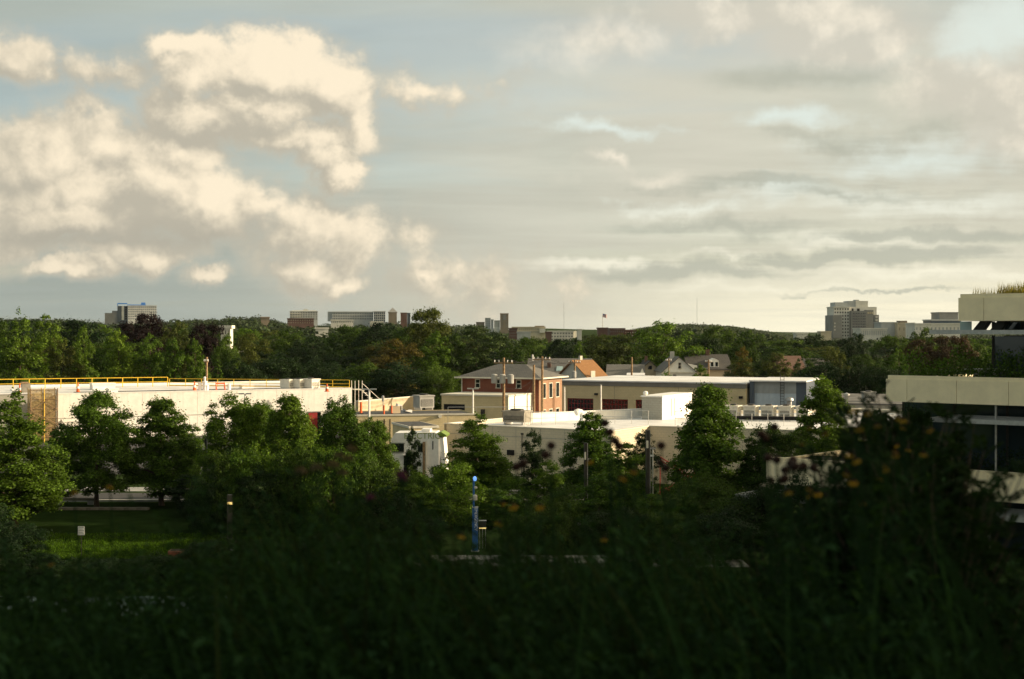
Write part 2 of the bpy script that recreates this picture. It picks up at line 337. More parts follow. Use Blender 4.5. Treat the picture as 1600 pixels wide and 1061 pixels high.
M = dict(
    grass=mat('rough_grass', (.030, .050, .016), 1.0, .35, .35, .8, 6, spec=0.0),
    lawn=mat('shaded_lawn', (.014, .027, .007), 1.0, .2, .8, .8, 20, spec=0.0),  # lawn shade put into the dark base colour
    asphalt=mat('asphalt', (.05, .05, .05), .9, .2, .5, .3, 12),
    paving=mat('pale_concrete_paving', (.30, .30, .29), .85, .15, 1.2, .2),
    kerb=mat('kerb_concrete', (.40, .39, .36), .85, .15, 2.0, .2),
    soil=mat('planting_soil', (.03, .022, .014), 1.0, .3, 4, .8),
    white_paint=mat('white_painted_panel', (.80, .78, .73), .6, .06, 1.5, .05, streak=.28),
    white_roof=mat('white_membrane_roof', (.72, .72, .72), .55, .1, .5, .1, tint=(.55, .55, .54)),
    beige=brickmat('beige_block', (.68, .57, .34), (.64, .535, .32), (.55, .47, .29), w=.4, h=.2),
    taupe=brickmat('taupe_block', (.66, .585, .435), (.625, .555, .415), (.53, .475, .36), w=.4, h=.2),
    greyblock=brickmat('grey_block', (.40, .39, .34), (.37, .36, .31), (.3, .29, .25), w=.4, h=.2),
    brick_lit=brickmat('sunlit_red_brick', (.31, .17, .10), (.26, .14, .085), (.40, .30, .22), w=.22, h=.075, msize=.01),
    fascia=mat('brown_grey_fascia', (.20, .19, .165), .6, .08, 1.0),
    brick=brickmat('red_brick', (.23, .060, .034), (.18, .048, .028), (.22, .14, .10), w=.22, h=.075, msize=.01),
    brick_dark=brickmat('brown_brick', (.16, .085, .06), (.13, .07, .05), (.2, .16, .13), w=.22, h=.075, msize=.01),
    shingle=brickmat('grey_shingle', (.17, .165, .155), (.13, .13, .125), (.08, .08, .078), w=.3, h=.14),
    shingle_orange=brickmat('orange_shingle', (.36, .19, .08), (.30, .15, .065), (.16, .08, .04), w=.3, h=.14),
    shingle_dark=brickmat('dark_shingle', (.09, .085, .08), (.07, .068, .065), (.04, .04, .04), w=.3, h=.14),
    roof_grey=mat('grey_membrane_roof', (.15, .15, .145), .9, .2, .6, .2, spec=.1),
    blue_sheet=mat('pale_blue_sheet', (.13, .20, .22), .7, .2, 1.5, .1),
    edging=mat('weathered_stone_edging', (.15, .13, .10), .9, .25, 2.0, .3),
    roof_dark=mat('dark_gravel_roof', (.05, .052, .055), .95, .3, 2.0, .4),
    trim=mat('cream_trim', (.62, .59, .50), .6, .06, 2.0),
    siding=mat('white_siding', (.80, .79, .73), .7, .06, 1.0),
    siding_tan=mat('tan_siding', (.46, .38, .26), .7, .06, 1.0),
    concrete=mat('precast_cream_panel', (.86, .75, .50), .75, .05, 1.4, .1, 30, streak=.10),
    concrete_grey=mat('grey_concrete', (.38, .38, .36), .8, .12, 1.0, .2, streak=.15),
    metal_blue=mat('pale_blue_metal_siding', (.50, .57, .63), .5, .06, 1.0, metal=.0),
    metal_grey=mat('grey_metal_siding', (.36, .38, .38), .5, .06, 1.0),
    slate=mat('slate_blue_metal', (.075, .095, .125), .5, .06, 1.0),
    galv=mat('galvanised_steel', (.45, .45, .44), .4, .1, 5.0, metal=.7),
    dark=mat('dark_bronze_metal', (.03, .028, .026), .45, .1, 4.0, metal=.3),
    black=mat('black_void', (.008, .008, .009), .9, .1, 3.0),
    red=mat('red_paint', (.42, .035, .03), .5, .1, 3.0),
    redoor=mat('dark_red_door_frame', (.26, .020, .020), .5, .1, 3.0),
    orange=mat('safety_orange', (.75, .13, .03), .6, .08, 6.0),
    yellow=mat('safety_yellow', (.72, .46, .03), .55, .08, 4.0),
    white=mat('white_enamel', (.78, .77, .74), .45, .05, 3.0),
    hvac=mat('hvac_beige_enamel', (.62, .59, .51), .5, .07, 3.0),
    hvac_brown=mat('hvac_grey_brown', (.24, .22, .18), .6, .1, 3.0),
    wood=mat('weathered_pole_wood', (.30, .20, .11), .85, .3, 6.0, .4),
    bark=mat('bark', (.07, .05, .035), .95, .35, 9.0, .7),
    steel_blue=mat('blue_enamel', (.02, .10, .32), .4, .08, 4.0),
    blue_metal=mat('blue_metal_trim', (.03, .16, .48), .5, .08, 4.0),
    green_decal=mat('lime_green_decal', (.15, .23, .03), .5, .08, 4.0),
    letter_green=mat('green_lettering', (.30, .36, .12), .5, .05, 4.0),
    letter_white=mat('white_lettering', (.80, .80, .80), .5, .02, 4.0),
    text_grey=mat('grey_print', (.16, .17, .16), .6, .05, 4.0),
    glass=glassmat('dark_window_glass'),
    glass_sky=glassmat('sky_reflecting_glass', (.03, .05, .06), .03),
    glass_pale=mat('pale_skylight_glass', (.30, .42, .42), .15, .05, 2.0, spec=.8),
    mesh_brown=mat('brown_scaffold_netting', (.34, .25, .11), .95, .3, 2.5, .5, tint=(.20, .14, .06)),
    far_grey=mat('far_grey_render', (.42, .44, .43), .8, .1, .15),
    far_pale=mat('far_pale_render', (.66, .645, .575), .8, .08, .15),
    far_cream=mat('far_cream_render', (.52, .46, .33), .8, .08, .15),
    far_tan=mat('far_tan_brick', (.24, .195, .14), .85, .1, .15),
    far_brick=mat('far_red_brick', (.12, .068, .055), .85, .1, .15),
    far_dark=mat('far_dark_cladding', (.22, .225, .215), .7, .1, .15),
    far_bluegrey=mat('far_blue_grey_glass', (.06, .085, .11), .5, .1, .15),
    flag_red=mat('flag_red', (.45, .05, .06), .8, .05, 3), flag_blue=mat('flag_blue', (.03, .05, .20), .8, .05, 3),
    lamp_warm=emitmat('lit_lamp_lens', (1.0, .72, .25), .55),
    lamp_blue=emitmat('lit_blue_beacon', (.18, .42, 1.0), .5),
)
L = dict(
    linden=leafmat('linden_leaf', (.060, .122, .014)),
    bright=leafmat('young_maple_leaf', (.080, .150, .017)),
    mid=leafmat('mid_green_leaf', (.043, .084, .013)),
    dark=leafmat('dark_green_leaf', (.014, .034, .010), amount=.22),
    olive=leafmat('olive_leaf', (.055, .078, .017)),
    yellow=leafmat('yellowing_leaf', (.080, .072, .016)),
    copper=leafmat('copper_beech_leaf', (.013, .008, .008), trans=(.025, .010, .010), amount=.2),
    russet=leafmat('russet_leaf', (.050, .036, .018), trans=(.07, .045, .018), amount=.25),
    pine=leafmat('pine_needle', (.035, .062, .016), amount=.2),
    farwood=leafmat('far_wood_leaf', (.030, .052, .020), amount=.2),
    meadow=leafmat('meadow_leaf', (.017, .043, .017), amount=.3, spec=.03, rough=.8),
    blade=leafmat('grass_blade', (.024, .036, .014), amount=.35, spec=.05, rough=.8),
    willow=leafmat('shrub_leaf', (.013, .030, .012), amount=.25, spec=.04, rough=.8),
    sedge=leafmat('roof_grass_blade', (.12, .115, .035), amount=.4),
    turf=leafmat('sunlit_lawn_blade', (.050, .11, .012), amount=.4, spec=.02),
    petal=leafmat('yellow_petal', (.30, .20, .012), trans=(.28, .19, .012), vary=.15),
    purple=leafmat('purple_floret', (.075, .022, .075), vary=.2),
    seed=leafmat('dried_seed_head', (.022, .011, .008), vary=.3, amount=.1),
    fluff=leafmat('pale_seed_fluff', (.09, .08, .055), vary=.3),
)
# ------------------------------------------------------------------ vegetation generators
def unit(v): return v / np.maximum(np.linalg.norm(v, axis=1, keepdims=True), 1e-9)
def leaf_quads(name, cen, nrm, size, rng, aspect=.62, along=None):
    """one pointed four-cornered leaf per centre"""
    n = len(cen); nrm = unit(nrm)
    r = unit(rng.normal(size=(n, 3))) if along is None else unit(along)
    u = unit(r - nrm * np.sum(r * nrm, 1, keepdims=True)); v = np.cross(nrm, u)
    s = size[:, None]
    fold = nrm * s * .12
    q = np.stack([cen - u * s * .5, cen + v * s * .5 * aspect + fold, cen + u * s * .5, cen - v * s * .5 * aspect + fold], 1).reshape(-1, 3)
    return np_mesh(name, q, np.arange(4 * n).reshape(-1, 4))

def profile(kind, t):
    if kind == 'round': return np.sqrt(np.clip(1 - (2 * t - 1) ** 2, 0, 1)) ** .8
    if kind == 'pyramid': return np.minimum(1, (t + .04) * 4.5) * (1 - t) ** .62 * .98 + .05 * (1 - t)
    if kind == 'oval': return np.minimum(1, np.sqrt(t * 2.6 + .05)) * np.sqrt(np.clip(1 - t ** 2.2, 0, 1)) + .02
    if kind == 'column': return np.clip(np.sin(np.pi * np.clip(t * .93 + .06, 0, 1)), 0, 1) ** .55
    if kind == 'spread': return np.clip(.45 + .75 * np.sqrt(np.clip(t, 0, 1)), 0, 1) * np.sqrt(np.clip(1.02 - t ** 4, 0, 1))
    if kind == 'spire': return (1 - t) ** .9 * .95 + .05
    return np.ones_like(t)

def make_tree(kind, seed, H=10.0, R=3.2, base=.16, nclump=90, nleaf=6000, leaf=.22, lump=.3, clump=.2, flat=.75, trunk_r=.16, layered=0.0, up=.55, jit=.36, shoots=.0):
    """returns (trunk mesh, crown mesh) of a tree H high with crown radius R, foot at the origin"""
    rng = np.random.default_rng(seed); rnd = random.Random(seed)
    ph = rng.uniform(0, 6.28, 6); zb = base * H; hc = H - zb
    def rad(t, th):
        w = 1 + lump * (.5 * np.sin(2 * th + ph[0] + 3 * t) + .4 * np.sin(3 * th + ph[1] - 5 * t) + .35 * np.sin(5 * th + 9 * t + ph[2]) + .12 * np.sin(13 * t + ph[3]))
        return profile(kind, t) * R * np.clip(w, .45, 1.5)
    t = rng.uniform(0.02, 1, nclump * 3); keep = rng.uniform(0, 1, len(t)) < (.25 + .75 * profile(kind, t)); t = t[keep][:nclump]
    if layered: t = np.clip(np.round(t * layered) / layered + rng.normal(0, .012, len(t)), .02, 1)
    th = rng.uniform(0, 6.28, len(t)); rr = rng.uniform(0, 1, len(t)) ** .42
    r = rad(t, th) * (1.08 - clump * .5) * rr
    cc = np.stack([r * np.cos(th), r * np.sin(th), zb + t * hc - clump * R * .35], 1)
    cr = clump * R * rng.uniform(.40, 1.45, len(t)) * (.55 + .45 * profile(kind, t))
    stv = np.full(len(t), flat); sh = (rng.uniform(0, 1, len(t)) < shoots) & (t > .25); stv[sh] = 2.4; cr[sh] *= .55; cc[sh, 2] += clump * R * .55     # upright shoots
    per = np.maximum(4, (cr ** 2 / np.sum(cr ** 2) * nleaf)).astype(int)
    idx = np.repeat(np.arange(len(t)), per); n = len(idx)
    if kind in ('pyramid', 'oval', 'column'):      # leading shoots at the top and outer twigs that break the outline
        pass
    d = unit(rng.normal(size=(n, 3))); d[:, 2] = np.where(d[:, 2] < -.25, -d[:, 2] * .6, d[:, 2])
    rl = rng.uniform(.25, 1.0, n) ** .5
    # ragged clumps: every clump pushes a few twigs out of its own ball
    rl *= 1 + rng.uniform(.2, .75, n) * (rng.uniform(0, 1, n) > .84)
    c = cc[idx] + d * (cr[idx] * rl)[:, None] * np.stack([np.ones(n), np.ones(n), stv[idx]], 1)
    nrm = d * .8 + np.array([0, 0, up]) + rng.normal(0, jit, (n, 3))
    size = leaf * rng.uniform(.6, 1.35, n)
    crown = leaf_quads('crown', c, nrm, size, rng)
    # trunk and limbs
    mb = MB(); lean = Vector((rnd.uniform(-.02, .02), rnd.uniform(-.02, .02), 0)) * H
    top = zb + hc * (.8 if kind in ('pyramid', 'spire', 'oval') else .55)
    nst = 6; axis = []
    for i in range(nst + 1):
        f = i / nst; axis.append(Vector((lean.x * f + .06 * math.sin(5 * f + seed), lean.y * f + .05 * math.cos(4 * f + seed), top * f)))
    mb.tube(axis, [trunk_r * (1.35 if i == 0 else 1) * (1 - .78 * i / nst) for i in range(nst + 1)], 8)
    order = rng.permutation(len(t))[:min(26, len(t))]
    for k in order:
        e = Vector(cc[k]); zf = max(zb * .8, min(top * .95, e.z - .35 * math.hypot(e.x, e.y) - .1)); f = zf / top
        s0 = Vector((lean.x * f, lean.y * f, zf)); mid = s0.lerp(e, .5) + Vector((0, 0, .06 * (e - s0).length))
        r0 = trunk_r * (1 - .75 * f) * .5
        mb.tube([s0, mid, e], [r0, r0 * .6, r0 * .2], 5, cap=False)
    return mb.mesh('trunk'), crown

PROTO = {}
def proto(key, *a, **k): PROTO.setdefault(key, []).append((make_tree(*a, **k), k.get('H', 10.0), k.get('R', 3.2)))
# near street trees: fine leaves
for sd in (1, 2, 3): proto('linden', 'pyramid', sd, R=3.0, base=.09, nclump=200, nleaf=52000, leaf=.165, clump=.22, lump=.28, flat=1.05, up=.3, jit=.5, shoots=.3)
for sd in (4, 5, 6): proto('maple', 'oval', sd, R=3.3, base=.11, nclump=180, nleaf=52000, leaf=.17, clump=.23, lump=.42, flat=1.05, up=.3, jit=.5, shoots=.3)
for sd in (7, 8): proto('sapling', 'column', sd, R=2.0, base=.05, nclump=90, nleaf=18000, leaf=.20, clump=.32, lump=.3, flat=1.0, up=.3, jit=.5, shoots=.3)
# wood trees farther off: coarser leaf clumps
for sd in (11, 12, 13): proto('oak', 'round', sd, R=4.6, base=.05, nclump=95, nleaf=17000, leaf=.29, clump=.25, lump=.36, flat=.8)
for sd in (14, 15, 16): proto('ash', 'oval', sd, R=3.2, base=.05, nclump=100, nleaf=15000, leaf=.26, clump=.24, lump=.40, flat=1.0, shoots=.25)
for sd in (17, 18): proto('poplar', 'column', sd, R=2.6, base=.03, nclump=100, nleaf=14000, leaf=.26, clump=.27, lump=.45, flat=1.0, shoots=.2)
for sd in (19, 20): proto('pine', 'spread', sd, R=4.8, base=.12, nclump=80, nleaf=15000, leaf=.28, clump=.25, lump=.4, flat=.5)
for sd in (21, 22): proto('spruce', 'spire', sd, R=2.2, base=.03, nclump=110, nleaf=8000, leaf=.26, clump=.18, lump=.2, flat=.6)
for sd in (23, 24, 25): proto('bushy', 'round', sd, R=5.5, base=.0, nclump=100, nleaf=20000, leaf=.30, clump=.24, lump=.36, flat=.9, up=.4, jit=.45, shoots=.15)

def plant_tree(name, key, var, loc, H, R, leafm, label, cat='tree', group=None, rot=None, rs=None):
    (tr, cr), H0, R0 = PROTO[key][var % len(PROTO[key])]
    o = thing(name, label, cat, loc, rot if rot is not None else (loc[0] * 7.3 + loc[1] * 3.1) % 6.28, group)
    o.scale = (R / R0, R / R0, H / H0)
    link_mesh('trunk', tr, MT_BARK, o); link_mesh('crown', cr, L[leafm], o)
    return o
MT_BARK = M['bark']
def tree_px(name, key, var, px, pytop, wpx, d, leafm, label, group=None, zb=None, rot=None, sink=0.0):
    x = X_at(px, d); z0 = (terrain(x, d) if zb is None else zb) - sink
    H = Z_at(pytop, d) - z0; R = wpx / F * d / 2 * 1.04
    return plant_tree(name, key, var, (x, d, z0), H, R, leafm, label, group=group, rot=rot)

# ------------------------------------------------------------------ terrain
def sstep(x, a, b):
    t = min(1, max(0, (x - a) / (b - a))); return t * t * (3 - 2 * t)
def terrain(x, y):
    if y < 330: return 0.0
    u = x / y
    left = 1 - sstep(u, -.13, .02)
    z = sstep(y, 380, 1300) * (7 + 3 * left + 2 * math.sin(u * 31) + 1.2 * math.sin(u * 77 + 1))
    z += 3 * sstep(y, 1500, 2700) * math.exp(-((u - .130) / .040) ** 2)
    z += sstep(y, 1100, 2400) * (7 * math.exp(-((u + .15) / .10) ** 2) + 5 * math.exp(-((u - .03) / .05) ** 2))
    return z - 9 * sstep(u, .10, .24) * sstep(y, 380, 1300)
def build_ground():
    ys = [-300, -60, 0, 30, 60, 100, 150, 200, 260, 330, 400, 480, 560, 650, 750, 860, 980, 1110, 1250, 1400, 1600, 1800, 2050, 2300, 2600, 2900, 3300, 4000, 5000, 7000]
    us = np.linspace(-1, 1, 161)
    V = []; Fc = []
    for j, y in enumerate(ys):
        half = max(260.0, abs(y) * .62)
        for u in us: V.append((u * half, y, terrain(u * half, y)))
    k = len(us)
    for j in range(len(ys) - 1):
        for i in range(k - 1): Fc.append((j * k + i, j * k + i + 1, (j + 1) * k + i + 1, (j + 1) * k + i))
    mb = MB(); mb.add(V, Fc); o = mb.obj('ground', M['grass'], kind='structure')
    for f in o.data.polygons: f.use_smooth = True
build_ground()
def strip(name, d0, d1, x0, x1, z, m, kind='structure'):
    mb = MB(); nx = max(1, int((x1 - x0) / 6)); 
    mb.sheet(x0, x1, d0, d1, z); return mb.obj(name, M[m], kind=kind)
strip('parking_lot', 118, 262, -58, 110, .004, 'asphalt')
strip('road', 99.5, 104.5, -120, 7, .008, 'asphalt')
strip('kerb', 99.1, 99.5, -120, 7, .0, 'kerb'); bpy.data.objects['kerb'].data.vertices[0].co.z
strip('pavement', 105.5, 108.2, -120, 6, .012, 'paving')
for nm in ('kerb',):
    o = bpy.data.objects[nm]; mb = MB(); mb.box(-120, 7, 99.1, 99.5, -.1, .13); o.data = mb.mesh('kerb'); o.data.materials.append(M['kerb'])
strip('lawn', 74, 98.6, -60, -8, .006, 'lawn')
strip('blue_patch', 59.5, 64, -26, -11.5, .010, 'blue_sheet')  # stand-in sheet for a bluish glassy surface, tint put into the colour
strip('path', 71.8, 75.6, -9, 12, .012, 'paving')
# ------------------------------------------------------------------ buildings in the middle distance
def frame(pa, pb, z, name, label, cat='building', group=None):
    """root whose local x runs along the front from photo point pa to pb (both at height z), y into the depth"""
    a = Vector((X_at(pa[0], D_at(pa[1], z)), D_at(pa[1], z), 0)); b = Vector((X_at(pb[0], D_at(pb[1], z)), D_at(pb[1], z), 0))
    return frame_w(a, b, name, label, cat, group)
def frame_w(a, b, name, label, cat='building', group=None):
    a = Vector((a[0], a[1], 0)); b = Vector((b[0], b[1], 0)); d = b - a
    r = thing(name, label, cat, a, math.atan2(d.y, d.x), group)
    return r, d.length
def loc_x(root, px, y=0.0):
    """local x of the photo column px on the front plane (local y = y)"""
    a = root.rotation_euler.z; c, s = math.cos(a), math.sin(a); u = (px - 800) / F
    ox, oy = root.location.x - s * y, root.location.y + c * y
    return (u * oy - ox) / (c - u * s)
def loc_z(root, px, py, y=0.0):
    a = root.rotation_euler.z; t = loc_x(root, px, y)
    d = root.location.y + math.cos(a) * y + math.sin(a) * t
    return Z_at(py, d)
def shell(mb, x0, x1, y0, y1, z0, z1, holes=(), t=.25):
    mb.wall(x0, x1, z0, z1, holes, t, y0)
    mb.quad((x1, y0, z0), (x1, y1, z0), (x1, y1, z1), (x1, y0, z1)); mb.quad((x1, y1, z0), (x0, y1, z0), (x0, y1, z1), (x1, y1, z1)); mb.quad((x0, y1, z0), (x0, y0, z0), (x0, y0, z1), (x0, y1, z1))
    return mb
def part_box(name, m, root, x0, x1, y0, y1, z0, z1, kind=None):
    return MB().box(x0, x1, y0, y1, z0, z1).obj(name, M[m], root, kind)
def window(root, x0, x1, z0, z1, y=0.0, fr='trim', gl='glass', bar=True, t=.07):
    f = MB(); w = t
    f.box(x0, x1, y - .03, y + .1, z1 - w, z1); f.box(x0 - .05, x1 + .05, y - .07, y + .1, z0 - w, z0); f.box(x0, x0 + w, y - .03, y + .1, z0, z1 - w); f.box(x1 - w, x1, y - .03, y + .1, z0, z1 - w)
    if bar: zm = (z0 + z1) / 2; f.box(x0 + w, x1 - w, y - .01, y + .1, zm - w / 2, zm + w / 2)
    o = f.obj('window', M[fr], root)
    MB().quad((x0 + w, y + .06, z0), (x1 - w, y + .06, z0), (x1 - w, y + .06, z1 - w), (x0 + w, y + .06, z1 - w)).obj('pane', M[gl], o)
    return o
def copy_under(o, parent, **kw):
    c = o.copy(); col.objects.link(c); c.parent = parent
    if 'loc' in kw: c.location = kw['loc']
    if 'rot' in kw: c.rotation_euler = kw['rot']
    return c
def copy_tree(o, loc=None, rot=None, label=None, group=None, parent=None):
    c = o.copy(); col.objects.link(c)
    if parent: c.parent = parent
    if loc is not None: c.location = loc
    if rot is not None: c.rotation_euler = (0, 0, rot)
    if label: c['label'] = label
    if group: c['group'] = group
    for ch in list(o.children): copy_tree(ch, parent=c)
    return c
def text_part(body, size, root, loc, rot, m, name='lettering', extrude=.004, width=None):
    cu = bpy.data.curves.new('t', 'FONT'); cu.body = body; cu.size = size; cu.extrude = extrude; cu.align_x = 'CENTER'; cu.align_y = 'CENTER'
    tmp = bpy.data.objects.new('t', cu); col.objects.link(tmp)
    dg = bpy.context.evaluated_depsgraph_get(); dg.update()
    me = bpy.data.meshes.new_from_object(tmp.evaluated_get(dg)); bpy.data.objects.remove(tmp)
    o = link_mesh(name, me, M[m], root, loc, rot)
    return o

# ---- long white warehouse on the left, lit by the sun
ZL = 5.0
wh, LW = frame((87.5, 616), (550, 607), ZL, 'warehouse', 'long low white warehouse with a flat white roof and yellow roof railings')
wh_x0 = -16.0; DW = 26.0
zj = loc_z(wh, 300, 648.5)
panels = 11; pw_ = LW / panels
door_x = loc_x(wh, 490); win_x = loc_x(wh, 115)
pm_u = MB().box(.012, pw_ - .012, -.03, .2, zj + .05, ZL).mesh('panel'); pm_l = MB().box(.012, pw_ - .012, -.03, .2, 0, zj - .05).mesh('panel')
for i in range(panels):
    link_mesh('wall_panel', pm_u, M['white_paint'], wh, (i * pw_, 0, 0))
    if not (i * pw_ < door_x < (i + 1) * pw_): link_mesh('wall_panel', pm_l, M['white_paint'], wh, (i * pw_, 0, 0))
    else:
        part_box('wall_panel', 'white_paint', wh, i * pw_ + .01, door_x - .9, -.03, .2, 0, zj - .05); part_box('wall_panel', 'white_paint', wh, door_x + .9, (i + 1) * pw_ - .01, -.03, .2, 0, zj - .05)
part_box('joint_band', 'concrete_grey', wh, 0, LW, .02, .2, zj - .05, zj + .05)
mb = MB(); mb.box(0, LW, .25, DW - .2, 0, ZL - .25); mb.obj('core', M['concrete_grey'], wh)
part_box('door', 'redoor', wh, door_x - .55, door_x + .5, .1, .22, 0, zj - .1)
part_box('door_recess', 'black', wh, door_x + .5, door_x + .9, .12, .24, 0, zj - .06)
window(wh, win_x - .6, win_x + .7, zj - 1.6, zj - .35, y=-.06, fr='galv')
mb = MB(); mb.box(0, LW, .2, DW, ZL - .28, ZL - .2); mb.obj('roof', M['white_roof'], wh)
mb = MB(); mb.box(-.02, LW + .02, -.06, .22, ZL, ZL + .10); mb.obj('parapet_cap', M['white'], wh)
mb = MB(); mb.box(LW - .2, LW, .2, DW, 0, ZL - .01); mb.obj('side_wall', M['white_paint'], wh)
mb = MB(); mb.box(0, LW - .2, DW - .2, DW, 0, ZL + .1); mb.obj('back_wall', M['white_paint'], wh)
# recessed wing left of the stair tower, its shade put into the grey wall
mb = MB(); mb.box(-12, -.1, 2.0, DW, 0, ZL - .02); mb.obj('side_wing', M['greyblock'], wh)
mb = MB(); mb.box(-12.1, -.1, 1.9, DW, ZL + .0, ZL + .1); mb.obj('wing_roof', M['white_roof'], wh)
mb = MB(); mb.box(-12.0, -8.4, -.3, 2.2, 0, ZL - .1); mb.obj('white_bay', M['white_paint'], wh)
# skylight upstands and curbs, drain line
for k, (px, py, w, dpt, h) in enumerate(((160, 606, 2.6, 2.0, .8), (176, 612, 1.0, 1.0, .6), (30, 612, 1.6, 1.6, .5), (385, 604, 1.4, 1.2, .4))):
    d = D_at(py, ZL); x = X_at(px, d)
    o = thing('roof_hatch', ['big white roof hatch box on the warehouse roof', 'small white roof box beside the big roof hatch', 'low white roof box near the netted stair tower', 'low pale roof box near the cooling units'][k], 'roof hatch', (x, d, ZL - .2), wh.rotation_euler.z)
    part_box('curb', 'white', o, -w / 2, w / 2, -dpt / 2, dpt / 2, 0, h * .75); part_box('lid', 'white', o, -w / 2 - .08, w / 2 + .08, -dpt / 2 - .08, dpt / 2 + .08, h * .75 + .002, h)
mb = MB(); mb.tube([(3, 7, ZL - .12), (LW - 4, 7, ZL - .12)], .05, 6); mb.obj('roof_pipe', M['black'], wh)
mb = MB(); mb.tube([(6, 4, ZL - .12), (14, 4.4, ZL - .12)], .06, 6); mb.obj('roof_pipe', M['black'], wh)

def railing(pts, h, gap, m, label, name='railing', mid=True, r=.035, toe=False, cat='railing'):
    """posts and rails along world points, standing on their z"""
    pts = [Vector(p) for p in pts]; o = thing(name, label, cat, pts[0])
    post = MB().tube([(0, 0, 0), (0, 0, h)], r, 6).mesh('post')
    for a, b in zip(pts[:-1], pts[1:]):
        n = max(1, round((b - a).length / gap))
        for k in range(n + (1 if b is pts[-1] else 0)): link_mesh('post', post, M[m], o, a.lerp(b, k / n) - pts[0])
    for f in ((1.0, .52) if mid else (1.0,)):
        mb = MB()
        for a, b in zip(pts[:-1], pts[1:]): mb.tube([a - pts[0] + Vector((0, 0, h * f)), b - pts[0] + Vector((0, 0, h * f))], r, 6)
        mb.obj('rail', M[m], o)
    if toe:
        mb = MB()
        for a, b in zip(pts[:-1], pts[1:]): mb.tube([a - pts[0] + Vector((0, 0, .12)), b - pts[0] + Vector((0, 0, .12))], r * 1.6, 4)
        mb.obj('toe_board', M[m], o)
    return o
def roof_pt(px, py, z): d = D_at(py, z); return Vector((X_at(px, d), d, z))
def wl(x, y, z): return wh.matrix_basis @ Vector((x, y, z))
bpy.context.view_layer.update()
# back edge of the roof as the photograph shows it: it runs up to (262, 604) and then down to the far right corner
railing([roof_pt(-30, 608.5, ZL), roof_pt(262, 604.0, ZL)], 1.15, 1.75, 'yellow', 'thick yellow two-rail safety railing along the back of the warehouse roof', r=.05)
railing([roof_pt(265, 603.6, ZL), roof_pt(546, 606.2, ZL)], .95, 2.2, 'yellow', 'thin yellow safety railing behind the three cooling units', r=.04, toe=True)
# standing on the warehouse roof
def cone(px, py, z, label, h=.9):
    d = D_at(py, z); o = thing('traffic_cone', label, 'traffic cone', (X_at(px, d), d, z), 0, 'orange markers on the roofs')
    MB().lathe([(.30, 0), (.30, .06), (.21, .07), (.17, h * .45), (.13, h * .45 + .001), (.06, h), (.03, h + .03)], n=10).obj('cone_body', M['orange'], o)
    MB().lathe([(.185, h * .40), (.155, h * .62)], n=10).obj('reflective_band', M['white'], o)
ZR = ZL - .2
cone(31, 617, ZL - .2, 'orange traffic cone beside the netted stair tower on the warehouse roof', 1.25)
cone(122, 613, ZR, 'thin orange cone before the yellow railing, left of the big roof hatch', 1.1)
cone(304, 611.5, ZR, 'tall orange cone beside the roof pipe stand on the warehouse roof', 1.15)
cone(511, 612, ZR, 'orange cone right of the three cooling units', .9)
def hvac(px, py, z, w, dpt, h, label, m='hvac', rot=0.95):
    d = D_at(py, z); o = thing('cooling_unit', label, 'cooling unit', (X_at(px, d), d, z), rot, 'cooling units on the roofs')
    part_box('casing', m, o, -w / 2, w / 2, -dpt / 2, dpt / 2, .25, h); part_box('top_lid', m, o, -w / 2 - .08, w / 2 + .08, -dpt / 2 - .08, dpt / 2 + .08, h + .002, h + .12)
    for x in (-w / 2 + .1, w / 2 - .25): part_box('skid', 'galv', o, x, x + .15, -dpt / 2, dpt / 2, 0, .248)
    mb = MB(); n = 7
    for i in range(n): zz = .45 + (h - .75) * i / n; mb.box(-w / 2 + .15, w / 2 - .15, -dpt / 2 - .05, -dpt / 2 - .003, zz, zz + (h - .75) / n * .5)
    mb.obj('louvre', M[m], o, 'stuff')
    part_box('louvre_back', 'black', o, -w / 2 + .12, w / 2 - .12, -dpt / 2 - .002, -dpt / 2 + .02, .4, h - .3)
    mb = MB(); mb.lathe([(w * .28, 0), (w * .28, .12), (w * .22, .13)], (0, 0, h + .122), 12); mb.obj('fan_cowl', M['dark'], o)
    return o
hvac(450, 608.5, ZR, 1.15, 1.5, 1.1, 'leftmost of three cream cooling units beside the yellow railing')
hvac(467, 608.5, ZR, 1.25, 1.5, 1.12, 'middle of three cream cooling units beside the yellow railing')
hvac(486, 608.5, ZR, 1.4, 1.6, 1.18, 'largest of three cream cooling units, next to the orange cone')
# pipe stand with mast
d = D_at(611, ZR); o = thing('roof_vent_stand', 'white vent pots on the warehouse roof below the wooden pole', 'vent', (X_at(320, d), d, ZR))
for x, r, h in ((-.55, .2, .8), (0, .26, 1.0), (.25, .2, .55), (.0, .12, 1.5)): MB().lathe([(r, 0), (r, h), (r * 1.25, h + .02), (r * 1.25, h + .14), (r * .4, h + .2)], (x, .1 * x, 0), 10).obj('vent_pipe', M['white'], o)
d = D_at(610, ZR); o = thing('sawhorse', 'orange folding barricade with white pot on the warehouse roof', 'barricade', (X_at(345, d), d, ZR), .4)
mb = MB()
for x in (-.5, .5): MB().tube([(x, -.3, 0), (x - .1, 0, 1.0)], .04, 4).obj('leg', M['orange'], o); MB().tube([(x, .3, 0), (x - .1, 0, 1.0)], .04, 4).obj('leg', M['orange'], o)
part_box('board', 'orange', o, -.6, .5, -.05, -.02, .75, .95)
MB().lathe([(.2, 0), (.22, .7), (.1, .8)], (1.0, 0, 0), 10).obj('white_pot', M['white'], o)

